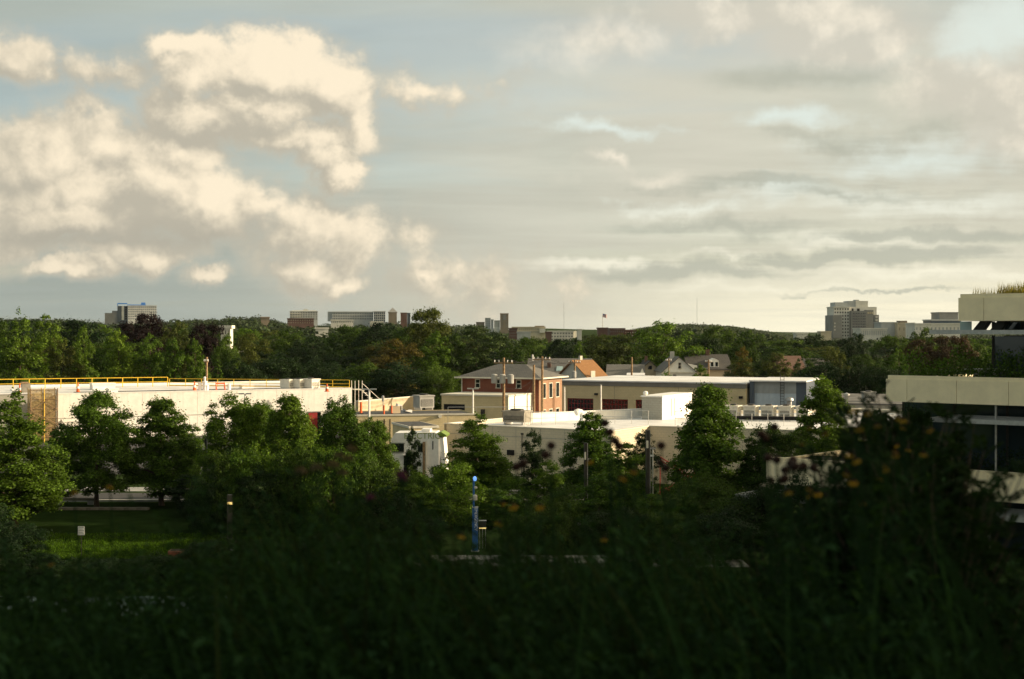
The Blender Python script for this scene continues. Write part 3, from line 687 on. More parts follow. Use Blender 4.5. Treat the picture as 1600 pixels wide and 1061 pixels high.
# netted stair tower against the warehouse
tx0, tx1 = loc_x(wh, 46, -1.6), loc_x(wh, 88, -1.6)
st = thing('stair_tower', 'brown netted scaffold stair tower against the white warehouse', 'scaffold', wl((tx0 + tx1) / 2, -1.5, 0), wh.rotation_euler.z)
hw = (tx1 - tx0) / 2; zt = ZL + .75
for x in (-hw, 0, hw):
    for y in (-.9, .9): MB().tube([(x, y * 1.13, 0), (x, y * 1.13, zt)], .05, 6).obj('standard', M['wood' if x else 'yellow'], st)
for z in np.arange(.6, zt, 1.0): MB().tube([(-hw, -1.03, z), (hw, -1.03, z)], .03, 5).obj('ledger', M['wood'], st)
for i in range(3):
    z = .3 + i * 1.6; MB().tube([(-hw, -1.06, z), (hw, -1.06, z + 1.6)], .03, 5).obj('brace', M['wood'], st); MB().tube([(hw, -1.08, z), (-hw, -1.08, z + 1.6)], .03, 5).obj('brace', M['wood'], st)
    mb = MB()
    for k in range(7): mb.box(-hw + .3 + k * (2 * hw - .8) / 7, -hw + .3 + (k + 1) * (2 * hw - .8) / 7, -.6, .6, z + k * .22, z + k * .22 + .04)
    mb.obj('stair_flight', M['wood'], st)
def netting_mat():
    m = M['mesh_brown']; t = m.node_tree; n = N(t); b = t.nodes['Principled BSDF']; co = n.new('ShaderNodeTexCoord').outputs['Object']
    nz = n.noise(co, 1.3, 5, .7, .6); x, y, z = n.sep(co)
    cut = n.m('MULTIPLY', n.m('GREATER_THAN', n.m('FRACT', n.m('MULTIPLY', n.m('ADD', x, y), 9.0)), .22), n.m('GREATER_THAN', n.m('FRACT', n.m('MULTIPLY', z, 9.0)), .22))
    al = n.m('MAXIMUM', n.m('SUBTRACT', 1.0, cut), n.ss(nz, .35, .7, .05, .5)); t.links.new(al, b.inputs['Alpha'])
netting_mat()
for y in (-.96, .96):
    MB().quad((-hw - .05, y, .2), (hw + .05, y, .2), (hw + .05, y, zt - .1), (-hw - .05, y, zt - .1)).obj('netting', M['mesh_brown'], st)
for x in (-hw - .06, hw + .06): MB().quad((x, -.95, .2), (x, .95, .2), (x, .95, zt - .1), (x, -.95, zt - .1)).obj('netting', M['mesh_brown'], st)
bx = thing('site_box', 'dark brown tall site box behind the orange cone', 'box', roof_pt(40.5, 617.5, ZR), wh.rotation_euler.z)
part_box('cabinet', 'hvac_brown', bx, -.45, .45, -.4, .4, 0, 1.3); part_box('lid', 'wood', bx, -.55, .2, -.5, .5, 1.302, 1.45)
# outside ladder stair at the right end
ex = thing('roof_stair', 'yellow access stair frame at the right end of the warehouse', 'stair', wl(LW + .5, .8, 0), wh.rotation_euler.z)
for x in (0, .9):
    for y in (-.5, .7): MB().tube([(x, y, 0), (x, y, ZL + .9)], .05, 5).obj('post', M['hvac'], ex)
MB().tube([(.9, -.5, ZL - .3), (4.4, -.5, 1.6)], .06, 5).obj('stringer', M['hvac'], ex); MB().tube([(.9, -.5, ZL + .6), (4.4, -.5, 2.5)], .04, 5).obj('handrail', M['hvac'], ex)
mb = MB()
for k in range(10): f = k / 10; mb.box(.9 + 3.5 * f, 1.2 + 3.5 * f, -.5, .5, ZL - .3 - 3.1 * f, ZL - .25 - 3.1 * f)
mb.obj('tread', M['hvac'], ex, 'stuff'); part_box('landing', 'hvac', ex, 0, .9, -.5, .7, ZL - .2, ZL - .1)

# ---- low beige building with a dark roof, centre left
ZB = 4.0
lb, LB = frame((556, 648.5), (745, 646.2), ZB, 'low_building', 'low beige block building with a dark flat roof behind the white service truck')
lb.rotation_euler.z = lb.rotation_euler.z
shell(MB(), 0, LB, 0, 9, 0, ZB - .12).obj('wall', M['beige'], lb)
part_box('roof', 'roof_dark', lb, .2, LB - .2, .2, 8.8, ZB - .3, ZB - .18)
mb = MB(); mb.box(-.05, LB + .05, -.06, .2, ZB - .118, ZB + .02); mb.obj('roof_edge', M['trim'], lb)
for x in (loc_x(lb, 600), loc_x(lb, 609)): part_box('downpipe', 'dark', lb, x - .05, x + .05, -.16, -.065, 0, ZB - .4)
lx = loc_x(lb, 687)
MB().tube([(lx, -.25, loc_z(lb, 687, 650)), (lx, 0, loc_z(lb, 687, 650))], .18, 8).obj('wall_lamp', M['trim'], lb)
bpy.context.view_layer.update()
def lbp(px, py, z=ZB - .18): return roof_pt(px, py, z)
tw = thing('tan_wall', 'long low tan wall lit by the sun behind the dark roof', 'wall', roof_pt(560, 643, 3.9), .42)
a = roof_pt(560, 646, 3.0); b = roof_pt(651, 637, 3.0)
tw.location = a; tw.rotation_euler.z = math.atan2(b.y - a.y, b.x - a.x); Lt = (b - a).length
part_box('wall_face', 'siding_tan', tw, 0, Lt, 0, .3, -3, 1.25); part_box('coping', 'trim', tw, -.05, Lt + .05, -.05, .35, 1.252, 1.36)
hv = hvac(662, 640.5, ZB - .2, 1.6, 1.6, 1.4, 'grey cooling unit at the end of the tan wall', 'concrete_grey', .5)
for px, py, w, h, m, lab in ((564, 646, .5, 1.1, 'orange', 'orange fabric barrier post beside the pale lamp post'), (600, 648, .3, .9, 'orange', 'short red-orange marker post on the dark roof'), (612, 646.5, .25, .8, 'orange', 'thin red-orange marker post next to the tan crate')):
    p_ = lbp(px, py); o = thing('marker_post', lab, 'marker post', p_); MB().tube([(0, 0, .05), (0, 0, h)], w * .25, 8).obj('post', M[m], o); part_box('foot', 'black', o, -w / 2, w / 2, -w / 2, w / 2, 0, .05)
p_ = lbp(618.5, 645.5); o = thing('tool_crate', 'tan crate with a white tarp on the dark roof', 'crate', p_, .4)
part_box('crate_body', 'siding_tan', o, -.55, .35, -.35, .35, 0, .7); MB().prism([(.1, .702), (.5, .702), (.5, .3), (.56, .3), (.56, .8), (.1, .95)], -.3, .3).obj('tarp', M['white'], o)
p_ = lbp(634, 645); o = thing('tarp_bundle', 'blue-grey tarp bundle lying on the dark roof', 'tarp', p_, .4)
MB().prism([(-.7, 0), (.5, 0), (.45, .25), (.1, .18), (-.6, .55)], -.3, .3).obj('bundle', M['slate'], o); MB().prism([(-.2, .2), (.52, .02), (.55, .3), (.2, .32)], -.4, -.302).obj('flap', M['white'], o)
p_ = lbp(598.5, 641); o = thing('roof_mast', 'thin grey mast on the dark roof', 'mast', p_)
MB().tube([(0, 0, 0), (0, 0, 1.5)], .05, 6).obj('pole', M['galv'], o); MB().lathe([(.14, 0), (.14, .5), (.05, .6)], (0, 0, .9), 8).obj('antenna', M['galv'], o)
# small hut with dark roof before it
ZH = 3.2
hut, LH = frame((655, 676), (682, 674), 2.6, 'hut', 'small beige hut with a dark flat roof and white edge behind the truck')
hut.location = P(640, 667, 111); hut.location.z = 0; hut.rotation_euler.z = .33
zH = Z_at(667, 111); wH = 2.25
mb = MB(); shell(mb, 0, wH, 0, 5.4, 0, zH - .12); mb.obj('wall', M['beige'], hut)
MB().box(-.08, wH + .12, -.08, 5.5, zH - .118, zH + .05).obj('roof_edge', M['trim'], hut); MB().box(.05, wH - .02, .06, 5.35, zH + .052, zH + .07).obj('roof', M['roof_dark'], hut)
rs = thing('red_sign', 'small red square sign on the wall of the beige hut', 'sign', hut.matrix_basis @ Vector((0, 0, 0)))
bpy.context.view_layer.update(); rs.location = hut.matrix_basis @ Vector((.35, -.2, zH - .45)); rs.rotation_euler.z = .33
MB().box(-.24, .24, -.03, .0, -.17, .17).obj('plate', M['red'], rs); MB().box(-.03, .03, 0, .19, -.05, .05).obj('bracket', M['dark'], rs)

# ---- white roofed workshop in the centre
ZM = 4.5
A0 = roof_pt(694, 661.0, ZM); A1 = roof_pt(955, 673.0, ZM); C0 = roof_pt(1014, 665.0, ZM); C1 = roof_pt(1470, 678.2, ZM)
ws, LA = frame_w(A0, A1, 'workshop', 'wide low workshop with taupe block walls and a bright white roof', 'building')
bpy.context.view_layer.update()
def wsl(p): return ws.matrix_basis.inverted() @ Vector((p[0], p[1], 0))
c0, c1 = wsl(C0), wsl(C1); BK0 = wsl(roof_pt(600, 648, ZM)); 
back = 34.0
foot = [(0, 0), (LA, 0), (c0.x, c0.y), (c1.x, c1.y), (c1.x + 2, c1.y + 22), (20, back + 6), (0, 14)]
def wall_seg(name, a, b, z0, z1, m, root, t=.25, cap=None):
    a = Vector((a[0], a[1], 0)); b = Vector((b[0], b[1], 0)); d = (b - a); Ln = d.length; d.normalize(); n_ = Vector((-d.y, d.x, 0))
    vs = [a, b, b + n_ * t, a + n_ * t]
    mb = MB(); mb.add([(v.x, v.y, z0) for v in vs] + [(v.x, v.y, z1) for v in vs], [(0, 3, 2, 1), (4, 5, 6, 7), (0, 1, 5, 4), (1, 2, 6, 5), (2, 3, 7, 6), (3, 0, 4, 7)])
    o = mb.obj(name, M[m], root)
    if cap:
        vs = [a - n_ * .05, b - n_ * .05, b + n_ * (t + .05), a + n_ * (t + .05)]
        mb = MB(); mb.add([(v.x, v.y, z1 + .002) for v in vs] + [(v.x, v.y, z1 + .08) for v in vs], [(0, 3, 2, 1), (4, 5, 6, 7), (0, 1, 5, 4), (1, 2, 6, 5), (2, 3, 7, 6), (3, 0, 4, 7)]); mb.obj('coping', M[cap], root)
    return o
for i in range(len(foot)):
    a, b = foot[i], foot[(i + 1) % len(foot)]
    wall_seg('wall', a, b, 0, ZM - .08, 'taupe', ws, cap='trim')
mb = MB(); mb.add([(x, y, ZM - .3) for x, y in foot], [tuple(range(len(foot)))]); mb.obj('roof', M['white_roof'], ws)
def ws_on(px, py):        # where a photo point meets the front wall of the workshop
    x = loc_x(ws, px); return x, loc_z(ws, px, py)
x, z = ws_on(799, 707); part_box('wall_vent', 'black', ws, x - .28, x + .28, -.22, -.002, z - .2, z + .2)
for px in (722, 845): x, _ = ws_on(px, 700); part_box('control_joint', 'dark', ws, x - .012, x + .012, -.008, -.002, 0, ZM - .1)
for k in range(1, 7):
    xx = LA * k / 7 + .3; part_box('control_joint', 'greyblock', ws, xx, xx + .03, -.012, -.002, 0, ZM - .1)
    if k % 2: part_box('scupper', 'dark', ws, xx + .5, xx + .72, -.06, -.002, ZM - .62, ZM - .5); part_box('downpipe', 'hvac_brown', ws, xx + .57, xx + .65, -.1, -.061, .2, ZM - .62)
zz = loc_z(ws, 820, 683); part_box('course_band', 'greyblock', ws, .02, LA - .02, -.02, -.002, zz - .03, zz + .03)
# white parapet at the back of the white roof
p0, p1 = wsl(roof_pt(827, 660.5, ZM - .3)), wsl(roof_pt(1003, 652.5, ZM - .3))
wall_seg('back_parapet', (p0.x, p0.y), (p1.x, p1.y), ZM - .29, ZM + .42, 'white_paint', ws, cap='white')
# stair block on the roof (shade painted as a grey front, sunlight as a white side)
bpos = roof_pt(1003, 655, ZM - .3)
sb, LS = frame_w(bpos, bpos + Vector((.89, -.45, 0)), 'stair_block', 'grey block stair head with a white sunlit side on the workshop roof', 'stair head')
hS = Z_at(620, bpos.y) - ZM + .3; w_s = loc_x(sb, 1034)
shell(MB(), 0, w_s, 0, 7.5, 0, hS).obj('wall', M['greyblock'], sb)
for o in (sb,): o.location.z = ZM - .3
mb = MB(); mb.box(w_s + .003, w_s + .05, 0, 7.5, 0, hS - .02); mb.obj('side_wall', M['white_paint'], sb)
MB().box(-.08, w_s + .1, -.08, 7.6, hS + .002, hS + .12).obj('roof', M['white'], sb)
for y in (2.2, 3.0): MB().box(w_s + .052, w_s + .09, y, y + .05, .2, hS - .2).obj('downpipe', M['hvac_brown'], sb)
MB().lathe([(.1, 0), (.22, .12), (.22, .3), (.08, .38)], (.25, .2, hS + .122), 10).obj('roof_lamp', M['white'], sb)
# hood vent, cooling unit and railing on the white roof
p_ = roof_pt(905, 662, ZM - .3); o = thing('vent_hood', 'round white vent hood on a bent pipe on the workshop roof', 'vent', p_, 0)
MB().tube([(.25, 0, 0), (.25, 0, .75), (.15, -.05, .98), (-.1, -.15, 1.0), (-.28, -.25, .92)], [.2, .2, .22, .27, .27], 12).obj('duct', M['white'], o)
MB().lathe([(.32, 0), (.32, .1)], (.25, 0, 0), 12).obj('collar', M['white'], o)
hvac(808, 663.5, ZM - .3, 2.0, 1.3, 1.05, 'grey-brown cooling unit with a lit side on the workshop roof', 'hvac_brown', -.5)
railing([roof_pt(829, 664.5, ZM - .3), roof_pt(846, 664.5, ZM - .3), roof_pt(868, 663.5, ZM - .3)], 1.1, 1.1, 'galv', 'thin grey guard railing beside the grey-brown cooling unit', r=.02)
railing([roof_pt(700, 661.5, ZM - .3), roof_pt(832, 661.0, ZM - .3)], 1.35, 2.4, 'galv', 'long thin guard railing behind the grey-brown cooling unit', r=.025, mid=False)
railing([roof_pt(935, 662, ZM - .3), roof_pt(1013, 663.2, ZM - .3)], 1.15, 1.3, 'galv', 'thin grey guard railing in front of the stair head', r=.02)
railing([roof_pt(1055, 665, ZM - .3), roof_pt(1110, 668, ZM - .3)], 1.15, 1.3, 'galv', 'thin guard railing right of the stair head', r=.02)
for k in range(5):
    px = 1146 + k * 27.5; hvac(px, 655.5 + k * .3, ZM - .3, 1.05, 1.2, 1.12, ['first', 'second', 'third', 'fourth', 'last'][k] + ' white cooling unit from the stair head in the row of five', 'hvac', -.45)
p_ = roof_pt(1140, 657.5, ZM - .3); q_ = roof_pt(1262, 659, ZM - .3); o = thing('duct_run', 'black insulated duct in front of the row of cooling units', 'duct', p_, math.atan2(q_.y - p_.y, q_.x - p_.x)); Ld = (q_ - p_).length
MB().tube([(0, 0, .28), (Ld, 0, .28)], .16, 8).obj('duct', M['black'], o)
for k in range(6): part_box('support', 'galv', o, Ld * k / 5.2, Ld * k / 5.2 + .06, -.2, .2, 0, .13)
railing([roof_pt(1150, 664, ZM - .3), roof_pt(1250, 666, ZM - .3)], 1.0, 1.4, 'galv', 'thin guard railing in front of the black duct', r=.02, mid=False)

# ---- engine garage with red doors
ZG = 5.4
ga, LG = frame((875, 594.5), (1165.5, 599.5), ZG, 'engine_garage', 'tan garage building with big dark red lattice doors')
bpy.context.view_layer.update()
dz1 = loc_z(ga, 907, 622.5)
doors = [(loc_x(ga, a), loc_x(ga, b), 0, dz1) for a, b in ((886, 927), (940, 981), (993, 1034))]
shell(MB(), 0, LG, 0, 20, 0, ZG - .6, doors, .3).obj('wall', M['beige'], ga)
MB().box(-.06, LG + .04, -.08, 20, ZG - .598, ZG - .06).obj('fascia', M['fascia'], ga)
MB().box(-.15, LG + .1, -.2, 20.2, ZG - .058, ZG + .1).obj('roof', M['white_roof'], ga)
for a, b, c, d in doors:
    fr = MB(); fr.box(a, b, .2, .26, d - .16, d - .001); fr.box(a, a + .1, .2, .26, 0, d - .16); fr.box(b - .1, b, .2, .26, 0, d - .16)
    dr = fr.obj('door', M['redoor'], ga)
    nx, nz = 8, 5; mb = MB(); w_ = (b - a - .2) / nx; h_ = (d - .16) / nz
    for i in range(1, nx): mb.box(a + .1 + i * w_ - .03, a + .1 + i * w_ + .03, .215, .25, 0, d - .162)
    for k in range(nz): mb.box(a + .102, b - .102, .21, .255, k * h_ + .04, k * h_ + .11)
    mb.obj('muntin', M['redoor'], dr, 'stuff')
    for i in range(nx):
        pass
    MB().quad((a + .1, .256, 0), (b - .1, .256, 0), (b - .1, .256, d - .16), (a + .1, .256, d - .16)).obj('pane', M['glass'], dr)
x = loc_x(ga, 932); z = loc_z(ga, 932, 616); part_box('wall_lamp', 'black', ga, x - .2, x + .2, -.3, -.002, z - .12, z + .15)
x = loc_x(ga, 1158); z = loc_z(ga, 1158, 621); part_box('wall_lamp', 'black', ga, x - .22, x + .22, -.3, -.002, z - .15, z + .15)
part_box('door_lintel_band', 'fascia', ga, loc_x(ga, 1040), LG - .3, -.04, -.002, .9, 1.1)
for px in (960, 1060, 1110): x = loc_x(ga, px); part_box('control_joint', 'fascia', ga, x - .02, x + .02, -.01, -.002, 2.9, ZG - .6)
# blue-grey metal shed continuing right
ms, LM = frame_w(ga.matrix_basis @ Vector((LG + .35, .8, 0)), ga.matrix_basis @ Vector((LG + 12, .8 + 1.0, 0)), 'metal_shed', 'blue-grey metal clad shed joined to the right of the garage')
bpy.context.view_layer.update()
xa, xb = loc_x(ms, 1179), loc_x(ms, 1244); zt = loc_z(ms, 1200, 596.5); zm_ = loc_z(ms, 1210, 614.5)
part_box('corner_pier', 'slate', ms, 0, xa - .002, -.5, 12, 0, zt + .02)
part_box('lower_wall', 'metal_blue', ms, xa, xb, 0, 12, 0, zm_ - .002)
part_box('upper_wall', 'metal_grey', ms, xa, xb, -.05, 12, zm_, zt)
mb = MB()
k = xa + .3
while k < xb - .1: mb.box(k, k + .05, -.09, -.052, zm_ + .02, zt - .02); k += .75
mb.obj('rib', M['metal_grey'], ms, 'stuff')
mb = MB(); k = xa + .3
while k < xb - .1: mb.box(k, k + .05, -.04, -.002, 0, zm_ - .02); k += .75
mb.obj('rib', M['metal_blue'], ms, 'stuff')
part_box('end_wall', 'slate', ms, xb + .002, loc_x(ms, 1260), -.05, 12, 0, zt - .02)
part_box('roof', 'white_roof', ms, -.1, loc_x(ms, 1260) + .1, -.6, 12.2, zt + .022, zt + .18)
ld = thing('wall_ladder', 'thin steel ladder on the blue-grey metal shed', 'ladder', ms.matrix_basis @ Vector((loc_x(ms, 1223), -.35, 0)), ms.rotation_euler.z)
for x in (-.22, .22): MB().tube([(x, 0, 0), (x, 0, zt + .9)], .035, 5).obj('stile', M['dark'], ld)
rung = MB().tube([(-.22, 0, 0), (.22, 0, 0)], .025, 5).mesh('rung')
for k in range(18): link_mesh('rung', rung, M['dark'], ld, (0, 0, .3 + k * .33))
# round vent cap at the shed
p_ = ms.matrix_basis @ Vector((loc_x(ms, 1236), -1.2, 0)); o = thing('flue', 'short galvanised flue with a round cap before the metal shed', 'flue', p_)
zt2 = Z_at(622, p_.y); MB().lathe([(.3, 0), (.3, zt2 - .4), (.5, zt2 - .3), (.45, zt2), (.1, zt2 + .12)], n=12).obj('pipe', M['galv'], o)
# low grey roof right of the shed
lr, LR = frame((1285, 630), (1420, 632), 4.0, 'flat_roof_store', 'low grey flat-roofed store partly hidden by the terraced building')
shell(MB(), 0, LR, 0, 24, 0, 3.9).obj('wall', M['greyblock'], lr); part_box('roof', 'roof_grey', lr, -.1, LR + .1, -.1, 24, 3.902, 4.05)
bpy.context.view_layer.update()
hvac(1357, 627, 4.05, 1.3, 1.3, .95, 'small grey cooling unit on the flat-roofed store', 'concrete_grey', 0)
p_ = roof_pt(1323, 627, 4.05); o = thing('roof_cowl', 'small galvanised cowl on the flat-roofed store', 'vent', p_); MB().lathe([(.22, 0), (.22, .5), (.35, .52), (.35, .8), (.05, .95)], n=10).obj('cowl', M['galv'], o)

# ---- red brick house
def hip_roof(mb, x0, x1, y0, y1, z, h, ov=.5, inset=None):
    x0 -= ov; x1 += ov; y0 -= ov; y1 += ov; i = inset if inset is not None else (y1 - y0) / 2; ym = (y0 + y1) / 2
    mb.add([(x0, y0, z), (x1, y0, z), (x1, y1, z), (x0, y1, z), (x0 + i, ym, z + h), (x1 - i, ym, z + h)], [(0, 1, 5, 4), (1, 2, 5), (2, 3, 4, 5), (3, 0, 4), (3, 2, 1, 0)]); return mb
def gable_roof(mb, x0, x1, y0, y1, z, h, ov=.4, t=.15, axis='x'):
    """ridge along x"""
    x0 -= ov; x1 += ov; ym = (y0 + y1) / 2; s = h / (ym - y0)
    for a, b in ((y0 - ov, ym), (y1 + ov, ym)):
        za = z - ov * s; mb.add([(x0, a, za), (x1, a, za), (x1, b, z + h), (x0, b, z + h), (x0, a, za + t), (x1, a, za + t), (x1, b, z + h + t), (x0, b, z + h + t)],
               [(0, 3, 2, 1), (4, 5, 6, 7), (0, 1, 5, 4), (1, 2, 6, 5), (2, 3, 7, 6), (3, 0, 4, 7)])
    return mb
ZE = 6.5
bh, LBH = frame((721, 589.2), (841.5, 591.0), ZE, 'brick_house', 'two storey red brick house with a grey hipped roof')
bpy.context.view_layer.update()
wz = [(loc_z(bh, 760, 605.5), loc_z(bh, 760, 592.5))]
hl = [(loc_x(bh, a), loc_x(bh, b), wz[0][0], wz[0][1]) for a, b in ((742, 750), (774.5, 782), (806, 814.5))]
DB = 7.0
shell(MB(), 0, LBH, 0, DB, 0, ZE - .05, hl, .15).obj('wall', M['brick'], bh)
for h_ in hl: window(bh, h_[0], h_[1], h_[2], h_[3], y=.05)
hip_roof(MB(), 0, LBH, 0, DB, ZE - .02, 1.5, .6, 3.7).obj('roof', M['shingle'], bh)
mb = MB(); mb.box(-.62, LBH + .62, -.66, -.56, ZE - .10, ZE + .06); mb.box(LBH + .56, LBH + .66, -.555, DB + .6, ZE - .10, ZE + .06); mb.obj('gutter', M['trim'], bh)
MB().box(LBH + .003, LBH + .06, .0, DB, 0, ZE - .06).obj('side_wall', M['brick_lit'], bh)  # lighter brick copy, the side's sunlight put into its colour
sw = thing_root = None
for yy in (.9, 2.9, 5.0):
    for z0, z1 in ((4.2, 5.8), (1.2, 2.8)):
        f = MB(); f.box(LBH + .061, LBH + .1, yy, yy + 1.1, z0 - .08, z0); f.box(LBH + .061, LBH + .1, yy, yy + 1.1, z1, z1 + .08); f.box(LBH + .061, LBH + .1, yy, yy + .08, z0, z1); f.box(LBH + .061, LBH + .1, yy + 1.02, yy + 1.1, z0, z1)
        w_o = f.obj('window', M['trim'], bh); MB().quad((LBH + .08, yy + .08, z0), (LBH + .08, yy + 1.02, z0), (LBH + .08, yy + 1.02, z1), (LBH + .08, yy + .08, z1)).obj('pane', M['glass'], w_o)
MB().tube([(.1, -.1, 0), (.1, -.1, ZE - .1)], .06, 6).obj('downpipe', M['trim'], bh)
MB().tube([(LBH * .77, DB * .5, ZE + 1.9), (LBH * .77, DB * .5, ZE + 2.6)], .1, 8).obj('flue', M['galv'], bh)
part_box('foundation', 'concrete_grey', bh, -.03, LBH + .1, -.03, DB, 0, .3)
# garage annex in front
ZS = Z_at(617.5, 156)
ax, LAX = frame_w((X_at(690, 159), 159), (X_at(793.5, 155.5), 155.5), 'annex', 'flat-roofed cream annex with two white doors in front of the brick house')
bpy.context.view_layer.update()
shell(MB(), 0, LAX, 0, 7.5, 0, ZS - .15).obj('wall', M['beige'], ax)
MB().box(LAX + .003, LAX + .08, 0, 7.5, 0, ZS - .16).obj('side_wall', M['siding'], ax)
for yy in (1.2, 4.2):
    dw = MB().box(LAX + .082, LAX + .13, yy, yy + 1.9, 0, 2.5).obj('door', M['white'], ax)
    for k in range(3): MB().box(LAX + .131, LAX + .15, yy + .2 + k * .55, yy + .55 + k * .55, 1.3, 2.2).obj('door_pane', M['glass'], dw)
MB().box(-.1, LAX + .15, -.12, 7.6, ZS - .148, ZS + .03).obj('roof', M['trim'], ax)
z = loc_z(ax, 730, 637); x = loc_x(ax, 710); part_box('low_window', 'black', ax, x - 1.3, x + 1.3, -.04, -.002, max(.05, z - .3), z + .35)
x = loc_x(ax, 733); part_box('meter_box', 'white', ax, x - .45, x + .45, -.25, -.002, 1.7, 2.5)
x = loc_x(ax, 755); part_box('meter_box', 'dark', ax, x - .2, x + .2, -.2, -.002, 1.9, 3.2)

# ---- houses behind
def house(px0, px1, py_eave, d, ph_ridge, dep, name, label, wallm, roofm, rot=0.0, gable_front=False, ov=.4):
    x0, x1 = X_at(px0, d), X_at(px1, d); o = thing(name, label, 'house', (x0, d, 0), rot); w = (x1 - x0) / math.cos(rot)
    ze = Z_at(py_eave, d); h = (py_eave - ph_ridge) / F * d
    if gable_front:
        MB().prism([(0, 0), (w, 0), (w, ze), (w / 2, ze + h - .05), (0, ze)], 0, dep).obj('wall', M[wallm], o)
        mb = MB(); s = h / (w / 2); t = .14
        for xa, xb in ((-ov, w / 2), (w + ov, w / 2)):
            za = ze - ov * s; mb.add([(xa, -ov, za), (xa, dep + ov, za), (xb, dep + ov, ze + h), (xb, -ov, ze + h), (xa, -ov, za + t), (xa, dep + ov, za + t), (xb, dep + ov, ze + h + t), (xb, -ov, ze + h + t)],
                [(0, 3, 2, 1), (4, 5, 6, 7), (0, 1, 5, 4), (1, 2, 6, 5), (2, 3, 7, 6), (3, 0, 4, 7)])
        mb.obj('roof', M[roofm], o)
    else:
        MB().box(0, w, 0, dep, 0, ze).obj('wall', M[wallm], o)
        gable_roof(MB(), 0, w, 0, dep, ze + .01, h).obj('roof', M[roofm], o)
        for x in (0.0, w): MB().add([(x, 0, ze), (x, dep, ze), (x, dep / 2, ze + h)], [(0, 1, 2)]).obj('gable', M[wallm], o)
    return o, w, ze, h
g1, w, ze, h = house(824, 918, 591, 232, 562.5, 13, 'grey_roof_house', 'house with a broad grey roof and two skylights behind the utility poles', 'siding', 'shingle', -.1)
for px, nm in ((872.5, 0), (904, 1)):
    fx = (X_at(px, 232) - X_at(824, 232)); t0, t1 = .32, .55; zs = h / 6.5
    mb = MB(); mb.add([(fx - .5, 6.5 * t0, ze + h * t0 + .24), (fx + .5, 6.5 * t0, ze + h * t0 + .24), (fx + .5, 6.5 * t1, ze + h * t1 + .24), (fx - .5, 6.5 * t1, ze + h * t1 + .24),
            (fx - .5, 6.5 * t0, ze + h * t0), (fx + .5, 6.5 * t0, ze + h * t0), (fx + .5, 6.5 * t1, ze + h * t1), (fx - .5, 6.5 * t1, ze + h * t1)], [(0, 1, 2, 3), (4, 5, 1, 0), (5, 6, 2, 1), (6, 7, 3, 2), (7, 4, 0, 3)])
    sk = mb.obj('skylight', M['glass_pale'], g1)
part_box('chimney', 'brick_dark', g1, 3.0, 3.6, 3.2, 3.8, ze + 1, ze + h * .55 + .9)
g2, w, ze, h = house(921, 955, 591.5, 224, 565, 9, 'orange_roof_house', 'house with a sunlit orange shingle roof and pale gable', 'trim', 'shingle_orange', 0.0)
g2.rotation_euler.z = .55
MB().box(.3, 1.1, -.02, .12, ze + .2, ze + 1.2).obj('window', M['trim'], g2)
part_box('chimney', 'trim', g2, w * .6, w * .6 + .45, 5.6, 6.1, ze + h - .3, ze + h + .8)
g3, w, ze, h = house(950, 1003, 591, 236, 572, 11, 'low_grey_roof_house', 'low house with a plain grey roof between the orange roof and the white gable', 'siding', 'shingle', -.1)
mb = MB(); mb.prism([(w - 1.0, ze - .5), (w + 1.0, ze - .5), (w, ze + 1.7)], -1.6, -1.2); mb.obj('dormer_gable', M['siding'], g3)
ad, *_ = house(983, 1003, 587, 222, 585, 6, 'flat_white_shed', 'small white shed with a flat top behind the garage roof', 'siding', 'white_roof', -.1)
g4, w, ze, h = house(1000, 1031, 578, 246, 565, 12, 'small_gable_house', 'small dark-roofed gabled house left of the white gable house', 'siding_tan', 'shingle_dark', 0, True)
MB().box(w * .4, w * .6, -.06, -.002, ze + .1, ze + .75).obj('window', M['glass'], g4); part_box('chimney', 'brick_dark', g4, w * .35, w * .35 + .5, 4, 4.6, ze + h - .9, ze + h + .9)
g5, w, ze, h = house(1036, 1086, 580, 234, 558.5, 12, 'white_gable_house', 'white gable house with one attic window in front of the big trees', 'siding', 'shingle', 0, True, .35)
window(g5, w * .47, w * .57, ze + .45, ze + 1.45, y=-.06); window(g5, w * .3, w * .42, ze - 1.6, ze - .5, y=-.06)
part_box('cornice', 'trim', g5, -.2, w + .2, -.3, -.002, ze - .3, ze - .12); part_box('chimney', 'concrete_grey', g5, w * .33, w * .33 + .7, 5, 5.6, ze + h - 1.5, ze + h + .9)
MB().prism([(w * .62, ze + .1), (w + .5, ze + .1), (w + .5, ze + .9), (w * .62, ze + 1.35)], 1.2, 7).obj('shed_dormer', M['siding'], g5)
g6, w, ze, h = house(1078, 1142, 577, 250, 556, 13, 'dark_roof_house', 'house with a long dark roof and a little white dormer', 'siding_tan', 'shingle_dark', 0)
dx = X_at(1117, 250) - X_at(1078, 250)
do = MB().prism([(dx - .75, ze + .3), (dx + .75, ze + .3), (dx + .75, ze + 1.5), (dx, ze + 1.9), (dx - .75, ze + 1.5)], .6, 4).obj('dormer', M['siding'], g6)
for s_ in (-.4, .4): MB().box(dx + s_ - .22, dx + s_ + .22, .55, .599, ze + .5, ze + 1.25).obj('dormer_window', M['glass'], do)
part_box('chimney', 'brick_dark', g6, 3.6, 4.3, 6, 6.7, ze + h - .4, ze + h + 1.0); part_box('chimney', 'brick_dark', g6, .9, 1.5, 6, 6.6, ze + h - .4, ze + h + .9)
g7, w, ze, h = house(1222, 1256, 577, 262, 558, 10, 'rust_roof_house', 'small house with a rust red roof half hidden by trees', 'brick_dark', 'brick_dark', 0)
g8, w, ze, h = house(1262, 1300, 574, 275, 562, 10, 'dark_gable_house', 'dark-roofed house between the rust roof and the hedge trees', 'siding_tan', 'shingle_dark', 0)
